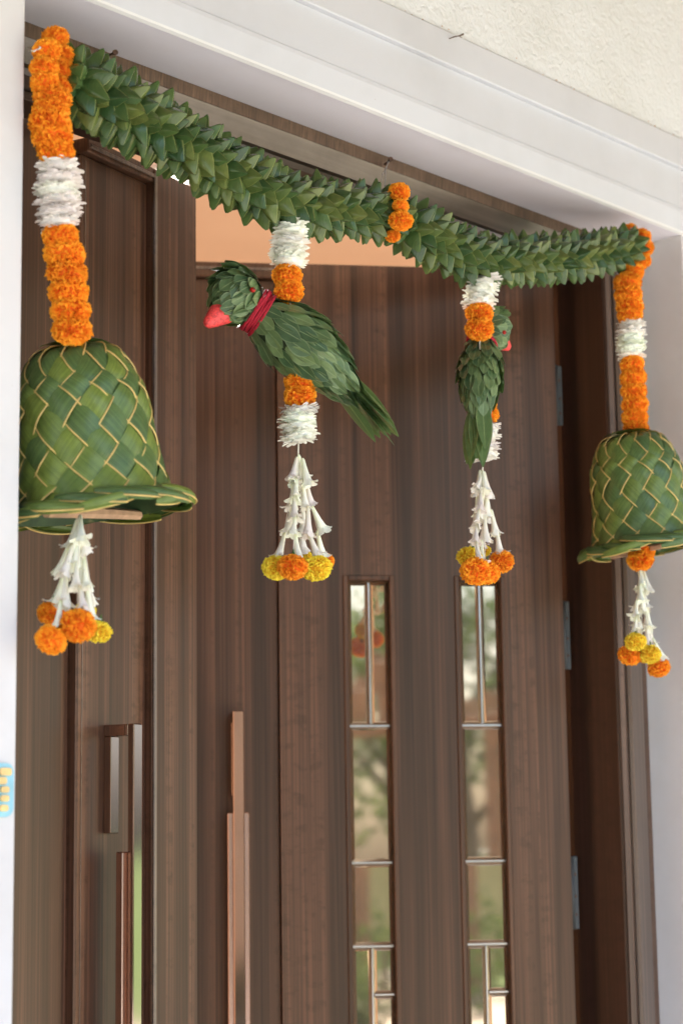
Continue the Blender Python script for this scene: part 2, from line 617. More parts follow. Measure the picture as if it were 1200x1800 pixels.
for s, X in ((1, XR), (-1, XL)):
    g = lambda d: X - s * d
    # narrow dark bead against the plaster, sloped olive face, groove, deep side face with rebate
    fpart('outer_bead', extrude_z([(g(.0005), YF), (g(.014), YF + .002), (g(.014), YF + .05), (g(.0005), YF + .05)], .012, ZS - .0005), M['frame_dark'])
    fpart('jamb_face', extrude_z([(g(.0142), YF + .001), (g(.060), YF - .004), (g(.064), YF + .002), (g(.064), YF + .05), (g(.0142), YF + .05)], .012, ZS - .022), M['frame'])
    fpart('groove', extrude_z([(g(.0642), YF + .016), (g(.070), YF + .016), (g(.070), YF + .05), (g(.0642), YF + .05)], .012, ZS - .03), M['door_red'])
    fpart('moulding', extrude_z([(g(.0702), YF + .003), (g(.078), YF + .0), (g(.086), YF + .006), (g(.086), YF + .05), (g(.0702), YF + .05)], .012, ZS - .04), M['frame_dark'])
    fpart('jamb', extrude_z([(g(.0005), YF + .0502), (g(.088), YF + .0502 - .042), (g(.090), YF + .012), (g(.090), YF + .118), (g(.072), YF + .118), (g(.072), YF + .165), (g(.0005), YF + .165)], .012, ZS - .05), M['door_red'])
# head
fpart('outer_bead', extrude_profile([(YF, ZS - .0005), (YF + .05, ZS - .0005), (YF + .05, ZS - .021), (YF + .002, ZS - .021)], XL + .015, XR - .015), M['frame_dark'])
fpart('head_face', extrude_profile([(YF + .003, ZS - .0213), (YF + .05, ZS - .0213), (YF + .05, ZS - .054), (YF + .018, ZS - .054)], XL + .0145, XR - .0145), M['head'])
fpart('groove', extrude_profile([(YF + .030, ZS - .0543), (YF + .06, ZS - .0543), (YF + .06, ZS - .058), (YF + .030, ZS - .058)], XL + .065, XR - .065), M['door_red'])
fpart('head_lining', extrude_profile([(YF + .022, ZS - .0583), (YF + .130, ZS - .0583), (YF + .130, ZS - .070), (YF + .028, ZS - .066)], XL + .0905, XR - .0905), M['head'])
fpart('head_stop', MB().box(XL + .0906, 2.95, .196, .2595, 2.3285, 2.3428, .002), M['door_red'])
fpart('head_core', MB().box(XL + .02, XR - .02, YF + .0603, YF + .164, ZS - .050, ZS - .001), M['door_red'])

# ------------------------------------------------------------------ door leaves
ZT = 2.358


def slot_panes(parent, cuts, x0, x1, y):
    """bevelled panes: cuts is a list of (z0, z1, [(s0, s1)...])"""
    for z0, z1, cols in cuts:
        for a, b in cols:
            g, bev, h = .0012, .010, .005
            a2, b2, c2, d2 = a + g, b - g, z0 + g, z1 - g
            bx = min(bev, (b2 - a2) * .3)
            vs = [(a2, y, c2), (b2, y, c2), (b2, y, d2), (a2, y, d2),
                  (a2 + bx, y - h, c2 + bev), (b2 - bx, y - h, c2 + bev), (b2 - bx, y - h, d2 - bev), (a2 + bx, y - h, d2 - bev)]
            fs = [(4, 5, 6, 7), (0, 1, 5, 4), (1, 2, 6, 5), (2, 3, 7, 6), (3, 0, 4, 7), (0, 3, 2, 1)]
            obj('glass_pane', MB().add(vs, fs), M['glass'], parent)


# local frame of a leaf: x from hinge to free edge, y inwards, z up (front face at y = 0)
aL, aR = R_(11.6), R_(40.4)
left = thing('door', 'left brown veneered door leaf with bracket pull, opened slightly inwards', 'door', (1.660, .269, 0), 'double door leaves', Quaternion((0, 0, 1), aL))
obj('panel', MB().box(.0, .340, .0, .045, .02, ZT, .0015), M['door'], left)
obj('panel', MB().box(.3405, .5195, -.016, .0452, .02, ZT - .026, .003), M['door'], left)
obj('edge_strip', MB().box(.352, .3535, -.0168, -.0155, .02, ZT - .035), M['frame'], left)
obj('stile', MB().box(.520, .646, -.030, .0448, .02, ZT - .0005, .003), M['door'], left)
obj('stile_bead', MB().box(.5185, .5265, -.0335, -.0302, .02, ZT - .010, .001), M['frame'], left)
obj('top_rail', MB().box(.3408, .5193, -.030, .0446, ZT - .0255, ZT - .0007, .002), M['door'], left)
obj('rail_bead', MB().box(.345, .5180, -.0335, -.0302, ZT - .0190, ZT - .0125, .001), M['frame'], left)


def handle(parent, s, ysurf, ztop, zmount, zplate, w):
    h = tag(obj('handle', MB().box(s - w * .5, s + w * .5, ysurf - .058, ysurf - .046, .35, ztop, .0016), M['copper'], parent), 'tall copper pull with a stepped bracket top')
    obj('bracket', MB().box(s - w * .5 + .0005, s + w * .5 - .0005, ysurf - .0458, ysurf, ztop - .018, ztop - .0004, .001), M['copper'], h)
    obj('mount', MB().box(s - w * .5 + .0008, s + w * .5 - .0008, ysurf - .014, ysurf + .0002, zmount, ztop - .0183, .001), M['copper'], h)
    obj('backplate', MB().box(s - w * .98, s + w * .98, ysurf - .0457, ysurf - .032, .32, zplate, .0016), M['copper_satin'], h)
    obj('lower_mount', MB().box(s - w * .4, s + w * .4, ysurf - .0318, ysurf, .40, .46, .001), M['copper'], h)
    return h


handle(left, .4195, -.016, 1.428, 1.262, 1.234, .0225)

right = thing('door', 'right brown door leaf with two tall bevelled glass slits, opened wide inwards', 'door', (3.142, .229, 0), 'double door leaves', Quaternion((0, 0, 1), math.pi - aR))
# this leaf's x runs towards -X, so its outside face is at +y in local space
G = [(.3385, .4185), (.1225, .2030)]
ZG = 1.735


def rbox(name, x0, x1, yo, z0, z1, bev=.002, mat='door', back=-.045, parent=None):
    return obj(name, MB().box(x0, x1, back, yo, z0, z1, bev), M[mat], parent or right)


rbox('panel', .5505, .745, -.016, .02, ZT - .030)
rbox('top_rail', .5505, .745, .0, ZT - .0295, ZT)
rbox('rail_bead', .552, .744, .003, ZT - .016, ZT - .010, .001, 'frame', .0003)
xs = [0.0, G[1][0], G[1][1], G[0][0], G[0][1], .5500]
for a, b in ((xs[0], xs[1]), (xs[2], xs[3]), (xs[4], xs[5])):
    rbox('panel', a, b, .0, .02, ZT, 0)
for a, b in ((xs[1], xs[2]), (xs[3], xs[4])):
    rbox('panel', a, b, .0, ZG, ZT, 0)
    fr_ = .0095
    wf = rbox('window_frame', a - fr_, a, .004, .25, ZG + fr_, .0015, 'door', .0003)
    obj('frame_bar', MB().box(b, b + fr_, .0003, .004, .25, ZG + fr_, .0015), M['door'], wf)
    obj('frame_bar', MB().box(a + .0003, b - .0003, .0003, .004, ZG + .0003, ZG + fr_, .0015), M['door'], wf)
    obj('backing', MB().box(a, b, -.044, -.026, .25, ZG), M['door_red'], wf)
    # panes sit 14 mm behind the face
    m_ = (a + b) / 2 + .002
    q1 = a + (b - a) * .48
    cuts = [(1.459, ZG, [(a, q1), (q1, b)]), (1.2035, 1.459, [(a, b)]), (1.050, 1.2035, [(a, b)]),
            (.70, 1.050, [(m_, b)]), (.962, 1.050, [(a, m_)]), (.70, .962, [(a, m_)]), (.30, .70, [(a, b)])]
    for zz in (1.459, 1.2035, 1.050, .70):
        obj('divider', MB().box(a + .0004, b - .0004, -.0205, -.0128, zz - .0026, zz + .0026, .0008), M['came'], wf)
    obj('divider', MB().box(a + .0004, m_ - .003, -.0205, -.0128, .962 - .0022, .962 + .0022, .0008), M['came'], wf)
    obj('divider', MB().box(q1 - .0018, q1 + .0018, -.0205, -.0135, 1.4617, ZG - .0004, .0007), M['came'], wf)
    obj('divider', MB().box(m_ - .0018, m_ + .0018, -.0205, -.0135, .7028, 1.0472, .0007), M['came'], wf)
    for z0, z1, cols in cuts:
        for c, d in cols:
            g, bev, hh, y = .0002, .008, .0050, -.020
            bx = min(bev, (d - c) * .28)
            tx, tz = random.uniform(-.022, .022), random.uniform(-.008, .008)
            c2, d2, e2, f2 = c + g, d - g, z0 + g, z1 - g
            yo = lambda x_, z_: y + hh + tx * (x_ - (c + d) / 2) + tz * (z_ - (z0 + z1) / 2)
            top_ = [(c2 + bx, e2 + bev), (d2 - bx, e2 + bev), (d2 - bx, f2 - bev), (c2 + bx, f2 - bev)]
            vs = [(c2, y, e2), (d2, y, e2), (d2, y, f2), (c2, y, f2)] + [(x_, yo(x_, z_), z_) for x_, z_ in top_] + \
                 [(c2, y - .005, e2), (d2, y - .005, e2), (d2, y - .005, f2), (c2, y - .005, f2)]
            fs = [(7, 6, 5, 4), (4, 5, 1, 0), (5, 6, 2, 1), (6, 7, 3, 2), (7, 4, 0, 3), (8, 9, 10, 11), (0, 1, 9, 8), (1, 2, 10, 9), (2, 3, 11, 10), (3, 0, 8, 11)]
            obj('glass_pane', MB().add(vs, fs), M['glass'], wf)
for zc, hz in ((2.107, .06), (1.632, .066), (1.142, .068)):
    hg = obj('hinge', MB().box(-.017, -.0005, -.020, -.0165, zc - hz, zc + hz, .001), M['steel'], right)
    mb = MB()
    mb.tube([(-.004, -.012, zc - hz), (-.004, -.012, zc + hz)], .0045, 10)
    obj('hinge_pin', mb, M['steel'], hg, True)
    for dz in (-.6, -.1, .5):
        mb = MB().tube([(-.011, -.0166, zc + hz * dz), (-.011, -.0150, zc + hz * dz)], .0028, 10)
        obj('screw', mb, M['rust'], hg)


def handle_r(parent, s, ysurf, ztop, zmount, zplate, w):
    h = tag(obj('handle', MB().box(s - w * .5, s + w * .5, ysurf + .046, ysurf + .058, .35, ztop, .0016), M['copper'], parent), 'tall copper pull with a stepped bracket top')
    obj('bracket', MB().box(s - w * .5 + .0005, s + w * .5 - .0005, ysurf, ysurf + .0458, ztop - .018, ztop - .0004, .001), M['copper'], h)
    obj('mount', MB().box(s - w * .5 + .0008, s + w * .5 - .0008, ysurf - .0002, ysurf + .014, zmount, ztop - .0183, .001), M['copper'], h)
    obj('backplate', MB().box(s - w * .98, s + w * .98, ysurf + .032, ysurf + .0457, .32, zplate, .0016), M['copper_satin'], h)
    obj('lower_mount', MB().box(s - w * .4, s + w * .4, ysurf, ysurf + .0318, .40, .46, .001), M['copper'], h)


handle_r(right, .6320, -.016, 1.4855, 1.33, 1.299, .0205)

# ------------------------------------------------------------------ plant and flower meshes


def rot_to(d, roll=0.0):
    """quaternion taking +Z to d, then rolled about d"""
    d = Vector(d).normalized()
    q = Vector((0, 0, 1)).rotation_difference(d)
    return Quaternion(d, roll) @ q


def pocket_mesh(seed):
    """one leaf folded into a pointed pocket: tip along +Z, width along X, ridge towards +Y; creases stay sharp"""
    rg = random.Random(seed)
    L = .052
    w_, th = .0150 * rg.uniform(.9, 1.12), .0142 * rg.uniform(.85, 1.2)
    hs = [0, .18, .36, .54, .70, .84, .94, 1.0]
    Wp = [.60, .86, 1.0, .93, .70, .42, .20, .03]
    Tp = [.5, .85, 1.0, .98, .80, .52, .30, .10]
    lx, ly = rg.uniform(-.007, .007), rg.uniform(-.004, .005)
    xr = rg.uniform(-.45, .35)
    mb = MB()
    P = lambda x, y, h: (x + lx * h * h, y + ly * h * h, L * h)

    def sheet(fn, n):
        rows, uvr = [], []
        for i, h in enumerate(hs):
            rows.append([fn(i, h, j / n) for j in range(n + 1)])
            uvr.append([(.5 + .45 * (j / n), h) for j in range(n + 1)])
        mb.grid(rows, uvr)
    # far side, one shallow curve
    sheet(lambda i, h, u: P(w_ * Wp[i] * (1 - 2 * u), -th * .75 * Tp[i] * math.sin(math.pi * u), h), 4)
    # near side left of the ridge

    def fa(i, h, u):
        x = w_ * Wp[i] * (-1 + u * (1 + xr))
        y = th * Tp[i] * (u + .10 * math.sin(math.pi * u))
        return P(x, y, h)
    sheet(fa, 3)
    # right of the ridge, running on past it as an overlapping flap with a free slanting edge
    ov = rg.uniform(.35, .75)

    def fb(i, h, u):
        k = u * (1 + ov * (1.05 - .75 * h))
        if k <= 1:
            x = w_ * Wp[i] * (1 + (xr - 1) * k)
            y = th * Tp[i] * (k + .14 * math.sin(math.pi * k)) + .0004
        else:
            e = k - 1
            x = w_ * Wp[i] * (xr - (1 + xr) * e)
            y = th * Tp[i] * (1 - e + .10 * math.sin(math.pi * (1 - e))) + .0010 + .0030 * e
        return P(x * 1.02, y, h * (1 + .02 * u))
    sheet(fb, 6)
    return mb.mesh('folded_leaf', True)


def blade_mesh(name, L, W, fold=.12, curl=.15, pointed=.55, seed=0):
    """a flat leaf: base at origin, tip along +Z, upper face towards +Y"""
    rg = random.Random(seed)
    rows, uvr = [], []
    n = 8
    tw = rg.uniform(-.12, .12)
    for i in range(n + 1):
        h = i / n
        wv = math.sin(math.pi * min(1, (.05 + h * .95)) ** pointed) ** .75 if h < 1 else 0.06
        wv = max(wv, .03)
        r, ur = [], []
        for u in (-1, -.5, 0, .5, 1):
            x = u * W * .5 * wv
            y = -curl * L * h * h * .5 + abs(u) * fold * W * .5 * wv + tw * x * h
            r.append((x, y, L * h)); ur.append((.5 + .5 * u, h))
        rows.append(r); uvr.append(ur)
    return MB().grid(rows, uvr).mesh(name, True)


def marigold_mesh(name, seed, nbig=330, flat=.72):
    """pompon of small frilled petals round a solid heart, radius 1 (scaled by the object)"""
    rg = random.Random(seed)
    mb = MB()
    rows = []
    for i in range(9):
        t = math.pi * i / 8
        rows.append([(.80 * math.sin(t) * math.cos(a), .80 * math.sin(t) * math.sin(a), .80 * flat * math.cos(t)) for a in [2 * math.pi * k / 14 for k in range(14)]])
    mb.grid(rows, [[(0, 0.0)] * 14 for _ in rows], wrap=True)
    ga = math.pi * (3 - 5 ** .5)
    for i in range(nbig):
        z = 1 - 2 * (i + .5) / nbig
        rr = math.sqrt(1 - z * z)
        a = ga * i + rg.uniform(-.12, .12)
        d = Vector((rr * math.cos(a), rr * math.sin(a), z))
        nrm = Vector((d.x, d.y, d.z * 1.15)).normalized()
        nrm = (nrm + Vector((rg.gauss(0, .22), rg.gauss(0, .22), rg.gauss(0, .22)))).normalized()
        base = Vector((d.x, d.y, d.z * flat)) * .70
        q = rot_to(nrm, rg.uniform(0, 6.28))
        ln = .30 * rg.uniform(.8, 1.2)
        wd = .15 * rg.uniform(.8, 1.3)
        rows, uvr = [], []
        for j, (hh, ww, cy) in enumerate(((0, .35, 0), (.6, 1.0, .03), (1.0, 1.15, .10))):
            r, ur = [], []
            for kk, u in enumerate((-1, -.33, .33, 1)):
                zz = ln * hh + (rg.uniform(-.035, .035) if j == 2 else 0)
                yy = cy + .07 * (u * u) + (.035 * (-1) ** kk if j > 0 else 0)
                r.append(base + q @ Vector((u * wd * ww, yy, zz))); ur.append((.5 + .5 * u, (.1, .6, 1.0)[j]))
            rows.append(r); uvr.append(ur)
        mb.grid(rows, uvr)
    return mb.mesh(name, False)


def mum_mesh(name, seed):
    """white chrysanthemum, axis +Z, radius 1: rings of narrow spoon petals"""
    rg = random.Random(seed)
    mb = MB()
    for lay, (n, el, ln, rb) in enumerate(((24, -6, 1.0, .12), (24, 6, .99, .12), (22, 18, .93, .10), (18, 36, .78, .08), (12, 58, .55, .05))):
        for i in range(n):
            a = 2 * math.pi * (i + rg.uniform(-.3, .3)) / n + lay * .5
            e = R_(el + rg.uniform(-11, 11))
            L = ln * rg.uniform(.78, 1.08) - rb
            W = .135 * rg.uniform(.8, 1.2)
            rd = Vector((math.cos(a), math.sin(a), 0)); td = Vector((-math.sin(a), math.cos(a), 0))
            up = Vector((0, 0, 1))
            bend = rg.uniform(-.35, .45)
            rows, uvr = [], []
            for h, ww in ((0, .45), (.4, .85), (.78, 1.1), (.94, .85), (1.0, .35)):
                ee = e + bend * h * .5
                c = rd * (rb + L * h * math.cos(ee)) + up * (L * h * math.sin(ee) * .75 - .12 + lay * .05)
                nr = up * math.cos(ee) - rd * math.sin(ee)
                rows.append([c - td * W * ww + nr * .05 * ww, c, c + td * W * ww + nr * .05 * ww])
                uvr.append([(0, .35 + .65 * h)] * 3)
            mb.grid(rows, uvr)
    rows = [[(.80 * s_ * math.cos(a), .80 * s_ * math.sin(a), z) for a in [2 * math.pi * k / 12 for k in range(12)]] for s_, z in ((.01, -.2), (.8, -.16), (1.0, .02), (.7, .26), (.01, .34))]
    mb.grid(rows, [[(0, .8)] * 12 for _ in rows], wrap=True)
    return mb.mesh(name, True)


def tuberose_mesh(name, seed):
    """waxy tube flower: stem end at origin, mouth along -Z, length about 1, petals flaring"""
    rg = random.Random(seed)
    mb = MB()
    k = 8
    bx = rg.uniform(-.10, .10)
    rows, uvr = [], []
    for h, r in ((0, .035), (.06, .06), (.3, .075), (.55, .10), (.72, .135), (.80, .15)):
        rows.append([(r * math.cos(2 * math.pi * j / k) + bx * h * h, r * math.sin(2 * math.pi * j / k), -h) for j in range(k)])
        uvr.append([(0, min(1, h * 1.6))] * k)
    mb.grid(rows, uvr, wrap=True)
    np_ = 6
    for i in range(np_):
        a = 2 * math.pi * (i + rg.uniform(-.2, .2)) / np_
        rd = Vector((math.cos(a), math.sin(a), 0)); td = Vector((-math.sin(a), math.cos(a), 0))
        op = rg.choice((rg.uniform(.15, .6), rg.uniform(.5, 1.2)))
        ln = rg.uniform(.22, .32)
        rows, uvr = [], []
        c = Vector((bx * .55, 0, -.74)) + rd * .12
        for h, ww in ((0, .09), (.4, .125), (.75, .115), (1.0, .04)):
            ang = op * (.4 + .9 * h)
            p = c + rd * (ln * h * math.sin(ang)) - Vector((0, 0, 1)) * (ln * h * math.cos(ang))
            nrm = rd * math.cos(ang) + Vector((0, 0, 1)) * math.sin(ang)
            rows.append([p - td * ww - nrm * .02, p + nrm * .015, p + td * ww - nrm * .02]); uvr.append([(0, 1)] * 3)
        mb.grid(rows, uvr)
    return mb.mesh(name, True)


def cup_mesh(name):
    mb = MB()
    rows = [[(r * math.cos(a), r * math.sin(a), z) for a in [2 * math.pi * k / 10 for k in range(10)]] for r, z in ((.04, 1.0), (.10, .75), (.26, .4), (.34, .05), (.30, -.2))]
    mb.grid(rows, wrap=True)
    return mb.mesh(name, True)


ORANGE = [marigold_mesh('marigold', s, 330, f) for s, f in ((1, .74), (2, .70), (3, .80), (4, .66))]
YELLOW = [marigold_mesh('yellow_flower', s, 260, f) for s, f in ((11, .66), (12, .70))]
MUM = [mum_mesh('white_flower', s) for s in (1, 2, 3, 4)]
TUBE = [tuberose_mesh('tuberose', s) for s in range(6)]
CUP = cup_mesh('sepal_cup')
for me in ORANGE: me.materials.append(M['orange'])
for me in YELLOW: me.materials.append(M['yellow'])
for me in MUM: me.materials.append(M['white'])
for me in TUBE: me.materials.append(M['tuberose'])
CUP.materials.append(M['sepal'])


def px_m(p):
    """metres per photograph pixel at point p"""
    return float((np.array(p) - CAM) @ _fw) / FPX


def put_flower(kind, root, px, py, rpx, Y, tilt=None, rg=random):
    p = at(px, py, Y)
    r = rpx * px_m(p)
    if kind == 'o':
        name, me, r = 'marigold', rg.choice(ORANGE), r * .97
    elif kind == 'y':
        name, me, r = 'yellow_flower', rg.choice(YELLOW), r * .97
    else:
        name, me, r = 'white_flower', rg.choice(MUM), r * 1.0
    d = tilt or Vector((rg.gauss(0, .10), rg.gauss(0, .10), 1))
    if kind == 'w':
        d = tilt or Vector((rg.gauss(0, .09), rg.gauss(0, .09), rg.choice((1, 1, -1))))
    return obj(name, me, None, root, loc=p - root.location, rot=rot_to(d, rg.uniform(0, 6.28)), scale=r)


# ------------------------------------------------------------------ folded leaf garland
SEG = [([(1.706, 2.281), (1.866, 2.254), (1.998, 2.224), (2.080, 2.211), (2.150, 2.209)], .0565, .0515),
       ([(2.168, 2.216), (2.256, 2.226), (2.368, 2.243)], .0535, .0500),
       ([(2.412, 2.238), (2.537, 2.220), (2.628, 2.219)], .0520, .0505),
       ([(2.640, 2.224), (2.760, 2.252), (2.881, 2.283), (3.042, 2.332), (3.066, 2.340)], .0500, .0455)]
POCK = [pocket_mesh(s) for s in range(9)]
for me in POCK: me.materials.append(M['fold'])
GL = Vector((2.40, 0, 2.23))
garland = thing('leaf_garland', 'long garland of folded green leaves strung across the doorway below the lintel', 'garland', GL)
core = MB()
cand = []
rg = random.Random(21)
for pts, r0, r1 in SEG:
    P = [Vector((x, 0, z)) for x, z in pts]
    core.tube([p - GL for p in P], .016, 8)
    ls = [0]
    for a, b in zip(P, P[1:]): ls.append(ls[-1] + (b - a).length)
    n = int(round(ls[-1] / .0166))
    for i in range(n + 1):
        s = ls[-1] * i / n
        j = max(k for k in range(len(P) - 1) if ls[k] <= s + 1e-9)
        f = (s - ls[j]) / (ls[j + 1] - ls[j])
        c = P[j].lerp(P[j + 1], f)
        ax = (P[j + 1] - P[j]).normalized()
        Rr = r0 + (r1 - r0) * s / ls[-1]
        e1 = Vector((0, -1, 0)); e2 = ax.cross(e1).normalized()
        nn = 9
        off = (i % 2) * math.pi / nn + rg.uniform(-.05, .05)
        for q in range(nn):
            th = off + 2 * math.pi * q / nn + rg.uniform(-.06, .06)
            rad = e1 * math.cos(th) + e2 * math.sin(th)
            lean = .14 + rg.gauss(0, .07)
            endk = 0
            if i == 0: lean = -.45
            if i == n: lean = .3
            d = (rad + ax * lean + rad.cross(ax) * rg.gauss(0, .07)).normalized()
            # local axes: Z tip, Y towards the near (-ax) side
            y = (-ax - d * (-ax).dot(d)).normalized()
            x = y.cross(d)
            m = Matrix((x, y, d)).transposed()
            rot = m.to_quaternion() @ Quaternion((0, 0, 1), .12 + rg.gauss(0, .18))
            sc = (Rr - .002) / .052 * rg.uniform(.90, 1.09)
            pos = c + rad * .003 - ax * .004
            face = rad.dot((Vector(CAM) - c).normalized())
            cand.append((face, pos - GL, rot, Vector((sc * rg.uniform(.95, 1.18), sc * rg.uniform(.95, 1.2), sc)), rg.choice(POCK)))
cand.sort(key=lambda t_: -t_[0])
obj('string_core', core, M['core'], garland)
for face, pos, rot, sc, me in cand[:300]:
    obj('folded_leaf', me, None, garland, loc=pos, rot=rot, scale=sc)
rest = MB()
for face, pos, rot, sc, me in cand[300:]:
    mm = Matrix.LocRotScale(pos, rot, sc)
    vs = [mm @ v.co for v in me.vertices]
    uvl = [(0, 0)] * len(vs)
    for lp, uvd in zip(me.loops, me.uv_layers[0].data): uvl[lp.vertex_index] = tuple(uvd.uv)
    rest.add(vs, [tuple(p.vertices) for p in me.polygons], uvl)
tag(obj('folded_leaves', rest, M['fold'], garland, True), kind='stuff')

# marigolds tied round the middle of the garland
rg = random.Random(5)
tie = thing('marigold_cluster', 'small cluster of orange marigolds tied round the middle of the leaf garland', 'flowers', at(702, 370, -.03))
for px, py, r, Y in ((701, 338, 20, -.045), (704, 362, 15, -.055), (704, 388, 22, -.056), (690, 415, 14, -.03)):
    put_flower('o', tie, px, py, r, Y, None, rg)

# ------------------------------------------------------------------ hanging flower strands


def strand(name, label, items, root_px, Y, string=None, seed=0, group='flower strands hanging from the garland'):
    rg = random.Random(seed)
    root = thing(name, label, 'flower strand', at(root_px[0], root_px[1], Y), group)
    for it in items:
        k, px, py, r = it[:4]
        put_flower(k, root, px, py, r, it[4] if len(it) > 4 else Y, None, rg)
    if string:
        mb = MB().tube([at(px, py, yy) - root.location for px, py, yy in string], .0012, 6)
        obj('string', mb, M['string'], root, True)
    return root


YA = -.012
strand('flower_strand', 'thickest marigold strand, with a white flower drum, hanging beside the left pillar',
       [('o', 98, 66, 25), ('o', 83, 90, 27), ('o', 108, 98, 25), ('o', 78, 120, 27), ('o', 106, 124, 27), ('o', 80, 146, 27), ('o', 104, 150, 26),
        ('o', 92, 172, 35), ('o', 90, 194, 34), ('o', 88, 217, 38), ('o', 93, 241, 37), ('o', 98, 266, 34),
        ('w', 103, 299, 44), ('w', 103, 319, 45), ('w', 101, 338, 46), ('w', 104, 356, 46), ('w', 104, 375, 45), ('w', 104, 391, 42),
        ('o', 107, 416, 33), ('o', 114, 447, 37), ('o', 118, 480, 37), ('o', 121, 514, 36), ('o', 124, 548, 36), ('o', 127, 580, 36)],
       (127, 600), YA, [(98, 60, YA), (104, 400, YA), (127, 598, YA)], 1)
YB = -.010
strand('flower_strand', 'strand of white flowers and two marigolds above the side-on parrot',
       [('w', 517, 392, 27), ('w', 510, 409, 35), ('w', 508, 427, 37), ('w', 508, 444, 37), ('w', 507, 459, 35), ('o', 505, 485, 27), ('o', 508, 512, 27)],
       (508, 530), YB, [(520, 370, YB), (506, 480, YB), (512, 560, YB)], 2)
strand('flower_strand', 'marigolds and a white flower drum under the belly of the side-on parrot',
       [('o', 528, 672, 29), ('o', 527, 697, 29), ('w', 527, 721, 35), ('w', 524, 738, 37), ('w', 525, 755, 37), ('w', 524, 769, 35)],
       (525, 785), YB, [(525, 640, YB), (526, 700, YB), (524, 802, YB)], 3)
strand('flower_strand', 'strand of white flowers and two marigolds above the parrot seen from behind',
       [('w', 866, 474, 20), ('w', 857, 489, 26), ('w', 848, 504, 30), ('w', 843, 518, 33), ('w', 841, 532, 32), ('o', 842, 551, 25), ('o', 842, 578, 26)],
       (842, 600), -.008, [(868, 462, -.008), (841, 540, -.008), (843, 620, -.008)], 4)
strand('flower_strand', 'marigolds and white flowers half hidden behind the tail of the second parrot',
       [('o', 850, 706, 24), ('o', 853, 727, 24), ('w', 852, 750, 29), ('w', 850, 767, 31), ('w', 848, 785, 32), ('w', 848, 802, 31)],
       (848, 820), .0, [(848, 670, 0), (848, 832, 0)], 5)
YD = -.012
strand('flower_strand', 'thin marigold strand with a white flower drum hanging beside the right reveal',
       [('o', 1106, 404, 14, .01), ('o', 1127, 415, 17), ('o', 1130, 436, 19), ('o', 1124, 458, 20), ('o', 1110, 478, 21), ('o', 1102, 497, 25), ('o', 1103, 518, 25),
        ('o', 1106, 538, 25), ('o', 1106, 553, 23), ('w', 1108, 571, 27), ('w', 1108, 585, 29), ('w', 1108, 599, 29), ('w', 1107, 612, 28), ('w', 1108, 624, 26),
        ('o', 1110, 641, 22), ('o', 1112, 664, 24), ('o', 1113, 688, 24), ('o', 1115, 712, 24), ('o', 1115, 735, 24), ('o', 1117, 756, 24)],
       (1117, 768), YD, [(1108, 400, YD), (1104, 520, YD), (1110, 640, YD), (1118, 775, YD)], 6)
strand('flower_strand', 'two marigolds below the rim of the right woven bell', [('o', 1127, 965, 24), ('o', 1124, 985, 24)], (1125, 975), YD, [(1127, 930, YD), (1125, 1000, YD)], 7,
       'marigold knots under the bells')

# ------------------------------------------------------------------ tuberose tassels


def tassel(label, top, Y, strings, seed, L=.040):
    """strings: (end px, end py, [(flower kind, dx, dy, r)], depth shift, knots)"""
    rg = random.Random(seed)
    tp = at(top[0], top[1], Y)
    root = thing('flower_tassel', label, 'flower tassel', tp, 'tuberose tassels')
    for ex, ey, kind, r, dY, start in strings:
        e = at(ex, ey, Y + dY)
        thread = MB().tube([Vector((0, 0, 0)), e - tp], .0007, 5)
        obj('thread', thread, M['string'], root)
        v = e - tp
        length = v.length
        usable = length - r * px_m(e) * .45 - L * 1.02
        nfl = max(2, int(round((usable / length - start) * length / (L * .80))) + 1)
        for i in range(nfl):
            f = start + (usable / length - start) * (i / (nfl - 1))
            p = tp.lerp(e, f)
            d = (-v.normalized() + Vector((rg.gauss(0, .10), rg.gauss(0, .10), 0))).normalized()
            sc = L * rg.uniform(.90, 1.08)
            obj('tuberose', rg.choice(TUBE), None, root, loc=p - tp + Vector((rg.gauss(0, .002), rg.gauss(0, .002), 0)), rot=rot_to(d, rg.uniform(0, 6.28)), scale=(sc * .98, sc * .98, sc))
        px_r = r * px_m(e)
        me = rg.choice(ORANGE if kind == 'o' else YELLOW)
        dd = (-v.normalized() + Vector((rg.gauss(0, .18), rg.gauss(0, .18), 0)))
        fl = obj('marigold' if kind == 'o' else 'yellow_flower', me, None, root, loc=e - tp, rot=rot_to(dd, rg.uniform(0, 6.28)), scale=px_r)
        obj('sepal_cup', CUP, None, fl, loc=(0, 0, .62), scale=.62)
    return root


tassel('tuberose tassel under the left woven bell, ending in orange and yellow flowers', (140, 905), -.012,
       [(90, 1125, 'o', 28, -.02, .03), (137, 1100, 'o', 32, -.04, .0), (92, 1078, 'o', 26, .03, .05), (172, 1110, 'y', 25, -.005, .06), (150, 1074, 'y', 19, .035, .04)], 31, .047)
tassel('tuberose tassel below the side-on parrot, with yellow flowers and one marigold', (525, 800), -.010,
       [(487, 998, 'y', 27, -.005, .02), (514, 997, 'o', 27, -.045, .05), (556, 999, 'y', 27, -.02, .03), (572, 988, 'o', 16, .03, .0), (535, 980, 'y', 14, .035, .05)], 32, .046)
tassel('tuberose tassel below the parrot seen from behind, with a wide marigold', (847, 824), .0,
       [(825, 981, 'y', 23, -.005, .02), (835, 1004, 'o', 27, -.045, .05), (853, 1006, 'o', 25, -.03, .02), (881, 987, 'o', 22, -.01, .03), (850, 968, 'y', 12, .035, .05)], 33, .046)
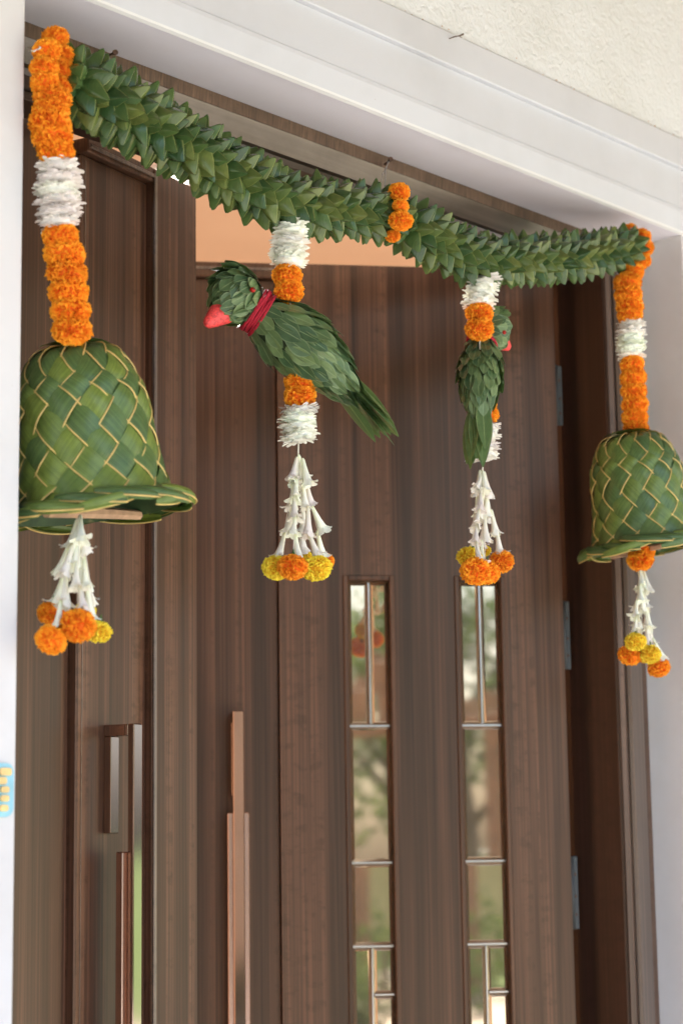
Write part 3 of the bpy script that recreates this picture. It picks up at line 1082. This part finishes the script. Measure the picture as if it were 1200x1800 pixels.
tassel('small tuberose tassel under the right woven bell, near the right wall', (1125, 998), -.012,
       [(1116, 1128, 'y', 19, -.03, .0), (1106, 1152, 'o', 21, .0, .03), (1141, 1150, 'y', 20, -.03, .04), (1157, 1173, 'o', 20, -.01, .02), (1128, 1150, 'o', 17, .03, .05)], 34, .044)

# ------------------------------------------------------------------ woven palm leaf bells
NST, NV, BH = 13, 9.0, .225
_t = [0, .05, .11, .20, .40, .62, .82, .93, 1.0]
_rp = [.024, .049, .066, .0795, .0890, .0955, .1015, .1080, .1190]
_zp = [BH, BH - .0045, BH - .015, BH - .041, BH * .66, BH * .40, BH * .175, BH * .065, 0.0]


def smooth_interp(x, xs_, ys_):
    # monotone-ish cubic (Catmull-Rom on uneven knots)
    x = min(max(x, xs_[0]), xs_[-1])
    i = max(k for k in range(len(xs_) - 1) if xs_[k] <= x + 1e-12)
    h = xs_[i + 1] - xs_[i]
    u = (x - xs_[i]) / h

    def tan(k):
        if k == 0: return (ys_[1] - ys_[0]) / (xs_[1] - xs_[0])
        if k == len(xs_) - 1: return (ys_[-1] - ys_[-2]) / (xs_[-1] - xs_[-2])
        return (ys_[k + 1] - ys_[k - 1]) / (xs_[k + 1] - xs_[k - 1])
    m0, m1 = tan(i) * h, tan(i + 1) * h
    return (2 * u ** 3 - 3 * u ** 2 + 1) * ys_[i] + (u ** 3 - 2 * u ** 2 + u) * m0 + (-2 * u ** 3 + 3 * u ** 2) * ys_[i + 1] + (u ** 3 - u ** 2) * m1


def bell_pt(theta, v, off):
    t_ = min(max(v / NV, 0), 1)
    r = smooth_interp(t_, _t, _rp)
    z = smooth_interp(t_, _t, _zp)
    dt = .01
    dr = smooth_interp(min(1, t_ + dt), _t, _rp) - smooth_interp(max(0, t_ - dt), _t, _rp)
    dz = smooth_interp(min(1, t_ + dt), _t, _zp) - smooth_interp(max(0, t_ - dt), _t, _zp)
    n = math.hypot(dr, dz)
    nr, nz = -dz / n, dr / n
    return Vector(((r + nr * off) * math.cos(theta), (r + nr * off) * math.sin(theta), z + nz * off))


def strip_mesh(fam, rib, rs):
    mb = MB()
    rg_ = random.Random(rs)
    steps = int(NV * 5)
    ws = [(-.52, -.26, 0, .26, .52), (.472, .492, .520, .536)][rib]
    rows, uvr = [], []
    for k in range(-2, steps + 3):
        bv = NV * k / steps
        r, ur = [], []
        for wi, w_ in enumerate(ws):
            v = min(max(bv + w_, 0), NV)
            vv = bv + w_
            th = (w_ - bv) * math.pi / NST
            if fam: th = -th
            wave = math.cos(math.pi * bv) * (1 if fam == 0 else -1)
            off = .0028 * wave + .0011 * (1 - (w_ / .52) ** 2) + .0012 * math.sin(bv * 1.7 + rs)
            if rib: off = .0028 * wave + (.0008, .0018, .0018, .0002)[wi] + .0012 * math.sin(bv * 1.7 + rs)
            r.append(bell_pt(th, v, off)); ur.append((.5 + w_ * .95, bv / NV))
        rows.append(r); uvr.append(ur)
    return mb.grid(rows, uvr).mesh('midrib' if rib else 'woven_strip', True)


STRIPS = [strip_mesh(0, 0, 1), strip_mesh(0, 0, 2), strip_mesh(1, 0, 3), strip_mesh(1, 0, 4)]
RIBS = [strip_mesh(0, 1, 1), strip_mesh(0, 1, 2), strip_mesh(1, 1, 3), strip_mesh(1, 1, 4)]
for me in STRIPS: me.materials.append(M['palm'])
for me in RIBS: me.materials.append(M['rib'])


def rim_piece(seed, under):
    """one turn of the plaited rim: a bulging strip running outwards along the edge"""
    rows, uvr, ribs = [], [], []
    span = .80
    for i in range(13):
        u = i / 12
        th = (u - .5) * span * (-1 if under else 1)
        ctr = .113 + .017 * u + (.004 if under else 0)
        z0 = .012 - .016 * u - (.005 if under else 0)
        wd = .0155 * math.sin(math.pi * (.12 + .80 * u)) ** .6
        bulge = .0075 * math.sin(math.pi * u)
        r, ur = [], []
        for j in range(6):
            s = j / 5
            ang = R_(115 - 175 * s) if not under else R_(40 - 150 * s)
            rr = ctr + (wd * .55 + bulge) * math.cos(ang) * .75
            zz = z0 + wd * .62 * math.sin(ang)
            r.append(Vector((rr * math.cos(th), rr * math.sin(th), zz))); ur.append((s, u))
        rows.append(r); uvr.append(ur)
        ribs.append(r[4] + (r[4] - Vector((0, 0, r[4].z))).normalized() * .0008)
    me = MB().grid(rows, uvr).mesh('rim_braid', True)
    rb = MB().tube(ribs, .0013, 5).mesh('midrib', True)
    return me, rb


RIM_T, RIB_T = rim_piece(1, False)
RIM_U, RIB_U = rim_piece(2, True)
for me in (RIM_T, RIM_U): me.materials.append(M['palm'])
for me in (RIB_T, RIB_U): me.materials.append(M['rib'])
CAPL = blade_mesh('crown_flap', .055, .034, .25, .55, .7, 3)
CAPL.materials.append(M['palm'])


def bell(label, loc, scale, tilt_axis, tilt, spin, seed):
    rg_ = random.Random(seed)
    q = Quaternion(tilt_axis, tilt) @ Quaternion(Vector(_r), R_(4)) @ Quaternion((0, 0, 1), spin)
    root = thing('woven_bell', label, 'leaf bell', loc, 'woven palm leaf bells', q)
    root.scale = (scale,) * 3
    for fam in (0, 1):
        for i in range(NST):
            a = 2 * math.pi * i / NST + (0 if fam == 0 else 0)
            k = fam * 2 + i % 2
            rz = Quaternion((0, 0, 1), a + rg_.uniform(-.028, .028))
            st = obj('woven_strip', STRIPS[k], None, root, rot=rz)
            obj('midrib', RIBS[k], None, st)
    for i in range(14):
        a = 2 * math.pi * i / 14 + rg_.uniform(-.05, .05)
        p = obj('rim_braid', RIM_T, None, root, rot=Quaternion((0, 0, 1), a) @ Quaternion((0, 1, 0), rg_.uniform(-.05, .05)), scale=rg_.uniform(.98, 1.05))
        obj('midrib', RIB_T, None, p)
        if i % 2 == 0:
            p = obj('rim_braid', RIM_U, None, root, rot=Quaternion((0, 0, 1), a + .2), scale=rg_.uniform(.97, 1.03))
            obj('midrib', RIB_U, None, p)
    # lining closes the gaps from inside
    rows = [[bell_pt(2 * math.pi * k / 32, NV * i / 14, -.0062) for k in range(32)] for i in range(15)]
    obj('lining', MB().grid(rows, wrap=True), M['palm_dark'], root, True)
    for i in range(7):
        a = 2 * math.pi * i / 7 + rg_.uniform(-.2, .2)
        d = Vector((math.cos(a), math.sin(a), .05 + rg_.uniform(0, .2)))
        x = d.cross(Vector((0, 0, 1))).normalized()
        y = d.normalized().cross(x) * -1
        m = Matrix((x, -x.cross(d.normalized()) * -1, d.normalized())).transposed()
        yy = d.normalized().cross(x)
        if yy.z < 0: yy = -yy; x = -x
        m = Matrix((x, yy, d.normalized())).transposed()
        obj('crown_flap', CAPL, None, root, loc=Vector((0, 0, BH + .004)), rot=m.to_quaternion(), scale=rg_.uniform(.85, 1.1))
    mb = MB().tube([(-.108, .012, -.004), (-.03, .008, -.002), (.05, -.004, -.003), (.109, -.010, -.004)], [.0075, .0085, .008, .007], 7)
    obj('cross_stick', mb, M['stick'], root)
    return root


view_ax = Vector(_fw)
bell('large woven palm leaf bell half hidden by the left pillar', at(166, 898, .035), 1.0, view_ax, R_(-7), .35, 1)
bell('smaller woven palm leaf bell hanging in front of the right reveal', at(1137, 961, -.02), .92, view_ax, R_(-7), 1.4, 2)

# ------------------------------------------------------------------ leaf parrots
SC_L = [blade_mesh('feather_leaf', .050, .026, .14, .06, p_, s) for s, p_ in ((1, 1.15), (2, 1.4), (3, 1.0))]
SC_H = [blade_mesh('feather_leaf', .034, .023, .14, .16, p_, s) for s, p_ in ((4, 1.5), (5, 1.2))]
TL = [blade_mesh('tail_leaf', .132, .034, .18, .03, .90, s) for s in (6, 7, 8)]
for me in SC_L + SC_H: me.materials.append(M['scale'])
for me in TL: me.materials.append(M['tail'])


def catmull(P, n):
    out = []
    for i in range(len(P) - 1):
        p0, p1, p2, p3 = P[max(i - 1, 0)], P[i], P[i + 1], P[min(i + 2, len(P) - 1)]
        for k in range(n):
            t_ = k / n
            out.append(tuple(.5 * ((2 * b) + (-a + c) * t_ + (2 * a - 5 * b + 4 * c - d) * t_ ** 2 + (-a + 3 * b - 3 * c + d) * t_ ** 3) for a, b, c, d in zip(p0, p1, p2, p3)))
    out.append(tuple(P[-1]))
    return out


def loft(mb, path, seg=16, squash=1.0):
    """path rows (x, z, r) in the bird's plane of symmetry"""
    rows = []
    for i, (x, z, r) in enumerate(path):
        a, b = path[max(i - 1, 0)], path[min(i + 1, len(path) - 1)]
        t_ = Vector((b[0] - a[0], 0, b[1] - a[1])).normalized()
        n1 = Vector((0, 1, 0)); n2 = t_.cross(n1)
        rows.append([Vector((x, 0, z)) + (n1 * math.cos(2 * math.pi * k / seg) * squash + n2 * math.sin(2 * math.pi * k / seg)) * r for k in range(seg)])
    return mb.grid(rows, wrap=True)


def parrot(label, loc, yaw, head_yaw, seed, scale=1.0, pitch=0.0, tail=1.0, fan=1.0, slim=1.0):
    """local frame: +x forwards, +z up; the root stands at the middle of the back"""
    rg_ = random.Random(seed)
    root = thing('leaf_parrot', label, 'leaf parrot', loc, 'parrots made of leaves', Quaternion((0, 0, 1), yaw) @ Quaternion((0, 1, 0), -pitch))
    root.scale = (scale, scale * slim, scale)
    k = .000885
    L_ = lambda px, py: (-(px - 525) * k, -(py - 600) * k)
    body = [(*L_(452, 551), .026), (*L_(472, 566), .035), (*L_(500, 586), .043), (*L_(530, 606), .0445), (*L_(560, 630), .038), (*L_(585, 655), .028), (*L_(606, 678), .015)]
    path = catmull(body, 5)
    mb = loft(MB(), path, 16, .88)
    obj('body', mb, M['core'], root, True)
    N = len(path)
    # body feathers, tail end first so that the front rows lie on top
    for row in range(13):
        s = .97 - row / 12 * .95
        i = min(int(s * (N - 1)), N - 2)
        x, z, r = path[i]
        a, b = path[max(i - 1, 0)], path[min(i + 1, N - 1)]
        t_ = Vector((b[0] - a[0], 0, b[1] - a[1])).normalized()
        n1 = Vector((0, 1, 0)); n2 = t_.cross(n1)
        cnt = max(7, int(2 * math.pi * r / .0205))
        for j in range(cnt):
            th = 2 * math.pi * (j + .5 * (row % 2) + rg_.uniform(-.16, .16)) / cnt
            nr = n1 * math.cos(th) * .88 + n2 * math.sin(th)
            p = Vector((x, 0, z)) + nr * (r + .0005)
            slope = (b[2] - a[2]) / max(1e-6, math.hypot(b[0] - a[0], b[1] - a[1]))
            nrm = nr.normalized()
            d = (t_ + nrm * (slope + .145 + rg_.gauss(0, .045)) + nrm.cross(t_) * rg_.gauss(0, .10)).normalized()
            y = (nrm - d * nrm.dot(d)).normalized()
            xx = y.cross(d)
            sc = rg_.uniform(.84, 1.06) * (.78 if row > 10 else 1.0)
            obj('feather_leaf', rg_.choice(SC_L), None, root, loc=p, rot=Matrix((xx, y, d)).transposed().to_quaternion(), scale=sc)
    # tail
    tb = Vector((L_(588, 655)[0], 0, L_(588, 655)[1]))
    td = Vector((-.66, 0, -.70)).normalized()
    upn = td.cross(Vector((0, 1, 0)))
    if upn.z < 0: upn = -upn
    for j in range(11):
        u = (j - 5) / 5
        lay = (j * 7 % 11) / 11
        d = (td + Vector((0, 1, 0)) * u * .16 * fan + upn * (.05 - .14 * lay) + Vector((0, 0, rg_.gauss(0, .02)))).normalized()
        y = (upn + Vector((0, u * .7, 0))); y = (y - d * y.dot(d)).normalized()
        obj('tail_leaf', rg_.choice(TL), None, root, loc=tb + Vector((0, u * .016 * fan, 0)) + upn * (.012 - .024 * lay), rot=Matrix((y.cross(d), y, d)).transposed().to_quaternion(), scale=(1.1, 1, tail * rg_.uniform(.82, 1.08)))
    # neck binding
    c0 = Vector((L_(455, 553)[0], 0, L_(455, 553)[1]))
    ax = Vector((.80, 0, .52)).normalized()
    n1 = Vector((0, 1, 0)); n2 = ax.cross(n1)
    yarn = None
    for q in range(7):
        off = (q - 3) * .0027
        pts = []
        for m_ in range(29):
            th = 2 * math.pi * m_ / 28
            rr = .0335 + .0010 * math.sin(3 * th + q) + .0012 * math.cos(q * 1.3)
            pts.append(c0 + ax * (off + .0012 * math.sin(2 * th + q * 2)) + (n1 * math.cos(th) * .95 + n2 * math.sin(th) * 1.02) * rr)
        mb = MB().tube(pts, .0022, 6, False)
        if yarn is None:
            yarn = tag(obj('neck_binding', mb, M['red_yarn'], root, True), 'crimson yarn wound round the neck')
        else:
            obj('yarn_turn', mb, M['red_yarn'], yarn, True)
    # head
    hq = Quaternion((0, 0, 1), head_yaw)
    hc = Vector((L_(417, 527)[0], 0, L_(417, 527)[1]))
    neck = c0
    piv = neck
    T_ = lambda v: piv + hq @ (v - piv)
    mb = MB()
    rows = []
    for i in range(11):
        t_ = math.pi * i / 10
        rows.append([T_(hc + Vector((.036 * math.cos(t_), .0355 * math.sin(t_) * math.cos(a), .040 * math.sin(t_) * math.sin(a)))) for a in [2 * math.pi * kk / 16 for kk in range(16)]])
    head = obj('head', mb.grid(rows, wrap=True), M['core'], root, True)
    fwd = Vector((.86, 0, -.50)).normalized()               # towards the beak
    e1 = Vector((0, 1, 0)); e2 = fwd.cross(e1)
    for row in range(6):
        ph = R_(140 - row * 21)                             # from the nape to the beak
        rr = math.sin(ph)
        cnt = max(6, int(2 * math.pi * .038 * rr / .0135))
        for j in range(cnt):
            th = 2 * math.pi * (j + .5 * (row % 2) + rg_.uniform(-.2, .2)) / cnt
            rad = e1 * math.cos(th) + e2 * math.sin(th)
            nrm = (fwd * math.cos(ph) + rad * rr).normalized()
            p = hc + Vector((nrm.x * .037, nrm.y * .0365, nrm.z * .041))
            tg = (fwd - nrm * fwd.dot(nrm))
            d = (tg.normalized() + nrm * (.14 + rg_.gauss(0, .07)) + nrm.cross(fwd) * rg_.gauss(0, .28)).normalized()
            if nrm.z > .45 and row < 4: d = (d + Vector((.15, 0, .25))).normalized()
            y = (nrm - d * nrm.dot(d)).normalized()
            qq = Matrix((y.cross(d), y, d)).transposed().to_quaternion()
            obj('feather_leaf', rg_.choice(SC_H), None, head, loc=T_(p - d * .010), rot=hq @ qq, scale=rg_.uniform(.85, 1.12))
    # crest of loose leaves over the brow
    for j in range(4):
        d = Vector((.90, (j - 1.5) * .22, -.02 + .10 * (j % 2))).normalized()
        y = Vector((-.2, 0, 1)); y = (y - d * y.dot(d)).normalized()
        obj('feather_leaf', SC_H[j % 2], None, head, loc=T_(hc + Vector((-.004 + .006 * (j % 2), (j - 1.5) * .010, .037))), rot=hq @ Matrix((y.cross(d), y, d)).transposed().to_quaternion(), scale=(1, 1, 1.15))
    # beak
    bp = [(*L_(402, 553), .0175), (*L_(395, 556), .0195), (*L_(386, 562), .0188), (*L_(375, 571), .0148), (*L_(366, 579), .0105), (*L_(360, 585), .0065), (*L_(358, 587), .001)]
    mb = loft(MB(), catmull(bp, 4), 14, .80)
    mb.v = [tuple(T_(Vector(p) * 1.0 + Vector((mnoise.noise(Vector(p) * 140) * .0008, mnoise.noise(Vector(p) * 140 + Vector((9, 0, 0))) * .0008, mnoise.noise(Vector(p) * 140 + Vector((0, 9, 0))) * .0008)))) for p in mb.v]
    tag(obj('beak', mb, M['red_beak'], root, True), 'red strawberry-shaped beak')
    # eyes: red bead on a pin
    for sy in (1, -1):
        p = hc + Vector((-.006, sy * .0425, -.002))
        rows = []
        for i in range(7):
            t_ = math.pi * i / 6
            rows.append([T_(p + Vector((.0042 * math.sin(t_) * math.cos(a), sy * .0050 * math.cos(t_), .0042 * math.sin(t_) * math.sin(a)))) for a in [2 * math.pi * kk / 10 for kk in range(10)]])
        ey = obj('eye', MB().grid(rows, wrap=True), M['red_bead'], root, True)
        mb = MB().tube([T_(p + Vector((0, -sy * .010, 0))), T_(p + Vector((0, sy * .0065, 0)))], .0012, 6)
        obj('pin', mb, M['rust'], ey)
    return root


parrot('leaf parrot seen side-on, red beak pointing left over the right door', at(525, 600, -.012), math.pi - R_(34), R_(12), 3, 1.0, 0.0, 1.0, .7)
parrot('leaf parrot seen from behind, tail towards the viewer, head turned right', at(843, 654, .005), R_(29), R_(-34), 4, .86, R_(27), .97, .6, .92)

# ------------------------------------------------------------------ small fittings
mb = MB().tube([at(186, 100, .128), at(203, 92, .095)], .0018, 8)
mb.tube([at(202.4, 92.3, .096), at(203.6, 91.8, .0935)], .0042, 10)
tag(obj('nail', mb, M['rust']), 'rusty nail sticking out above the left part of the garland', 'nail')
mb = MB().tube([at(676, 289, .128), at(686, 280, .098)], .0018, 8)
mb.tube([at(685.6, 280.3, .0985), at(687, 279.6, .096)], .0042, 10)
tag(obj('nail', mb, M['rust']), 'nail with a wire twist above the middle marigolds', 'nail')
mb = MB()
for k in range(2):
    mb.tube([at(681 + 3 * k, 283, .105), at(679 - 2 * k, 296, .09), at(672 + 5 * k, 306, .06), at(668 + 8 * k, 326, .01)], .0008, 5)
tag(obj('wire_loop', mb, M['wire']), 'thin wire loop tying the garland to the middle nail', 'wire')
mb = MB().tube([at(52, 88, .02), at(60, 90, -.02), at(72, 84, -.03), at(66, 80, 0), at(50, 84, .03)], .0012, 6)
tag(obj('thread_knot', mb, M['string']), 'white thread knot at the top of the left marigold strand', 'thread')
tw = [at(789, 68, -.012), at(797, 65, -.022), at(806, 63, -.028), at(814, 60, -.032)]
mb = MB().tube(tw, [.0009, .0012, .0010, .0018], 6)
mb.tube([tw[2], at(811, 66, -.03)], .0008, 5)
tag(obj('twig', mb, M['bark']), 'small dry twig stuck on the lintel moulding below the stucco', 'twig')
# cobweb dust and grit along the stucco joint
rg = random.Random(3)
grit = MB()
for i in range(34):
    x = rg.uniform(2.2, 3.3)
    z = 2.6012 + abs(rg.gauss(0, .0035))
    s = rg.uniform(.0005, .0016)
    y = -.0115 if z < 2.601 else -.0045
    grit.box(x, x + s * rg.uniform(1, 3), y - s * .7, y + .001, z, z + s)
tag(obj('grit', grit, M['stick']), 'dry grit caught along the joint between lintel and stucco', 'debris', kind='stuff')

# blue enamel plaque with gilt characters on the left pillar
pl = thing('plaque', 'small light blue plaque with gold characters on the left white pillar', 'plaque', (1.560, .004, 1.283))


def rounded(x0, x1, z0, z1, r, y0, y1):
    pts = []
    for cx, cz, a0 in ((x1 - r, z1 - r, 0), (x0 + r, z1 - r, 90), (x0 + r, z0 + r, 180), (x1 - r, z0 + r, 270)):
        for k in range(6):
            a = R_(a0 + 18 * k)
            pts.append((cx + r * math.cos(a), cz + r * math.sin(a)))
    mb = MB()
    n = len(pts)
    mb.add([(p[0], y0, p[1]) for p in pts] + [(p[0], y1, p[1]) for p in pts],
           [tuple(range(n))] + [tuple(range(2 * n - 1, n - 1, -1))] + [(i, (i + 1) % n, n + (i + 1) % n, n + i)[::-1] for i in range(n)])
    return mb


obj('plate', rounded(-.055, .0575, -.001, .066, .012, -.004, .0), M['plaque'], pl)
for z0, z1, x0, x1 in ((.0505, .0600, .0330, .0515), (.0395, .0485, .0300, .0440), (.0290, .0370, .0345, .0480), (.0180, .0260, .0345, .0480), (.0060, .0140, .0335, .0470)):
    obj('gold_character', rounded(x0, x1, z0, z1, .0035, -.0075, -.0041), M['gold'], pl)
    obj('gold_character', rounded(x0 - .030, x0 - .006, z0, z1, .0035, -.0075, -.0041), M['gold'], pl)

# ------------------------------------------------------------------ garden opposite (seen in the glass and in the polish)


def garden_wall(x0, x1, y, h, label):
    g = thing('garden_wall', label, 'garden wall', ((x0 + x1) / 2, y, 0))
    obj('masonry', MB().box(x0 - (x0 + x1) / 2, x1 - (x0 + x1) / 2, -.1, .1, -.02, h, .01), M['cream_wall'], g)
    obj('coping', MB().box(x0 - (x0 + x1) / 2 - .03, x1 - (x0 + x1) / 2 + .03, -.14, .14, h, h + .07, .01), M['paint'], g)


garden_wall(-14, 4.5, -16.0, 1.1, 'low cream garden wall opposite the door, mirrored in the glass')
rw = thing('added_side_wall', 'tall cream wall added right of the paving to throw warm light on the left door leaf', 'wall', (7.0, -5.8, 0))
obj('masonry', MB().box(-.12, .12, -4.0, 3.2, 0.001, 3.9, .01), M['cream_wall'], rw)  # added out of view as a sunlit reflector for the left leaf
obj('coping', MB().box(-.17, .17, -4.05, 3.25, 3.9005, 3.98, .01), M['paint'], rw)
sw = thing('house', 'tan house-like wall added left of the paving to dim and warm light on the right door leaf', 'house', (-3.3, -5.3, 0))
obj('wall', MB().box(-.12, .12, -2.6, 2.6, 0.001, 3.6, .01), M['tan_wall'], sw)  # unseen, added with its roof and windows to block sky from the right leaf
obj('roof', MB().box(-.5, .5, -2.7, 2.7, 3.6005, 3.75, .01), M['roof'], sw)
for yy in (-1.4, 1.0):
    wn = obj('window', MB().box(.1205, .16, yy - .5, yy + .5, .9, 2.2, .01), M['paint'], sw)
    obj('pane', MB().box(.1605, .165, yy - .44, yy + .44, .96, 2.14), M['glass'], wn)
LEAFM = blade_mesh('leaf', .16, .09, .1, .2, .6, 9)


def tree(label, x, y, h, r, seed, n=2600):
    rg_ = random.Random(seed)
    root = thing('garden_tree', label, 'tree', (x, y, 0), 'trees in the garden opposite')
    mb = MB().tube([(0, 0, -.1), (.05, .03, h * .3), (-.04, .05, h * .55), (.05, 0, h * .8)], [.16, .12, .09, .03], 9)
    for i in range(6):
        a = i * 1.1
        mb.tube([(0, .03, h * (.32 + .06 * i)), (math.cos(a) * r * .4, math.sin(a) * r * .4, h * (.45 + .06 * i)), (math.cos(a) * r * .8, math.sin(a) * r * .8, h * (.52 + .07 * i))], [.06, .04, .012], 6)
    obj('trunk', mb, M['bark'], root, True)
    cl = [(Vector((rg_.gauss(0, r * .45), rg_.gauss(0, r * .45), h * rg_.uniform(.42, .98))), r * rg_.uniform(.22, .45)) for _ in range(26)]
    cr = MB()
    for i in range(n):
        c, rr = rg_.choice(cl)
        d = Vector((rg_.gauss(0, 1), rg_.gauss(0, 1), rg_.gauss(0, .8))).normalized()
        p = c + d * rr * rg_.uniform(.55, 1.0)
        u = Vector((rg_.gauss(0, 1), rg_.gauss(0, 1), rg_.gauss(0, 1))).normalized()
        v = u.orthogonal().normalized()
        L = rg_.uniform(.09, .18)
        cr.add([p, p + u * L * .5 + v * L * .3, p + u * L, p + u * L * .5 - v * L * .3], [(0, 1, 2, 3)])
    obj('crown', cr, M['foliage'], root)


tree('broad tree near the garden wall, mirrored in the glass', -6.6, -13.6, 3.6, 1.5, 1)
tree('taller tree by the cream garden wall, mirrored in the glass', -5.6, -15.2, 4.2, 1.3, 2)
tree('small round tree on the lawn to the right', 5.0, -12.0, 4.2, 1.5, 3)
tree('slim tree at the far left of the garden', -12.5, -13.0, 5.5, 1.6, 4)
rg = random.Random(8)
for i, (x, y, s) in enumerate(((-2.3, -6.6, .55), (-3.2, -9.1, .75), (-3.6, -10.3, .9), (-2.9, -11.5, .6))):
    root = thing('shrub', ('low shrub', 'rounded shrub', 'small shrub', 'dense shrub')[i] + ' beyond the added tan wall, ' + ('first', 'second', 'third', 'fourth')[i] + ' from the wall', 'shrub', (x, y, 0), 'shrubs beyond the tan house')
    cr = MB()
    for k in range(900):
        d = Vector((rg.gauss(0, 1), rg.gauss(0, 1), abs(rg.gauss(0, 1)))).normalized() * s * rg.uniform(.6, 1.0)
        u = Vector((rg.gauss(0, 1), rg.gauss(0, 1), rg.gauss(0, 1))).normalized(); v = u.orthogonal().normalized()
        L = rg.uniform(.06, .11)
        cr.add([d, d + u * L * .5 + v * L * .3, d + u * L, d + u * L * .5 - v * L * .3], [(0, 1, 2, 3)])
    obj('foliage', cr, M['foliage'], root)
    obj('stem', MB().tube([(0, 0, -.05), (.02, 0, s * .7)], [.03, .012], 6), M['bark'], root)
for i, (x, y) in enumerate(((-3.15, -9.75), (-3.15, -11.3), (-5.0, -9.75), (-5.0, -11.3))):
    p = thing('pergola_post', ('near right', 'far right', 'near left', 'far left')[i] + ' brown timber post of the garden pergola', 'post', (x, y, 0), 'timber posts of the pergola')
    obj('post', MB().box(-.06, .06, -.06, .06, -.02, 2.3, .006), M['timber'], p)
    obj('base', MB().box(-.10, .10, -.10, .10, -.019, .12, .008), M['roof'], p)
pg = thing('pergola_roof', 'open roof of brown timber beams on the four garden posts', 'pergola', (-4.07, -10.5, 2.3005))
for y in (-.75, .8):
    obj('beam', MB().box(-1.3, 1.3, y - .05, y + .05, 0, .14, .006), M['timber'], pg)
for k in range(7):
    obj('rafter', MB().box(-1.2 + .4 * k - .025, -1.2 + .4 * k + .025, -1.1, 1.1, .1405, .22, .004), M['timber'], pg)
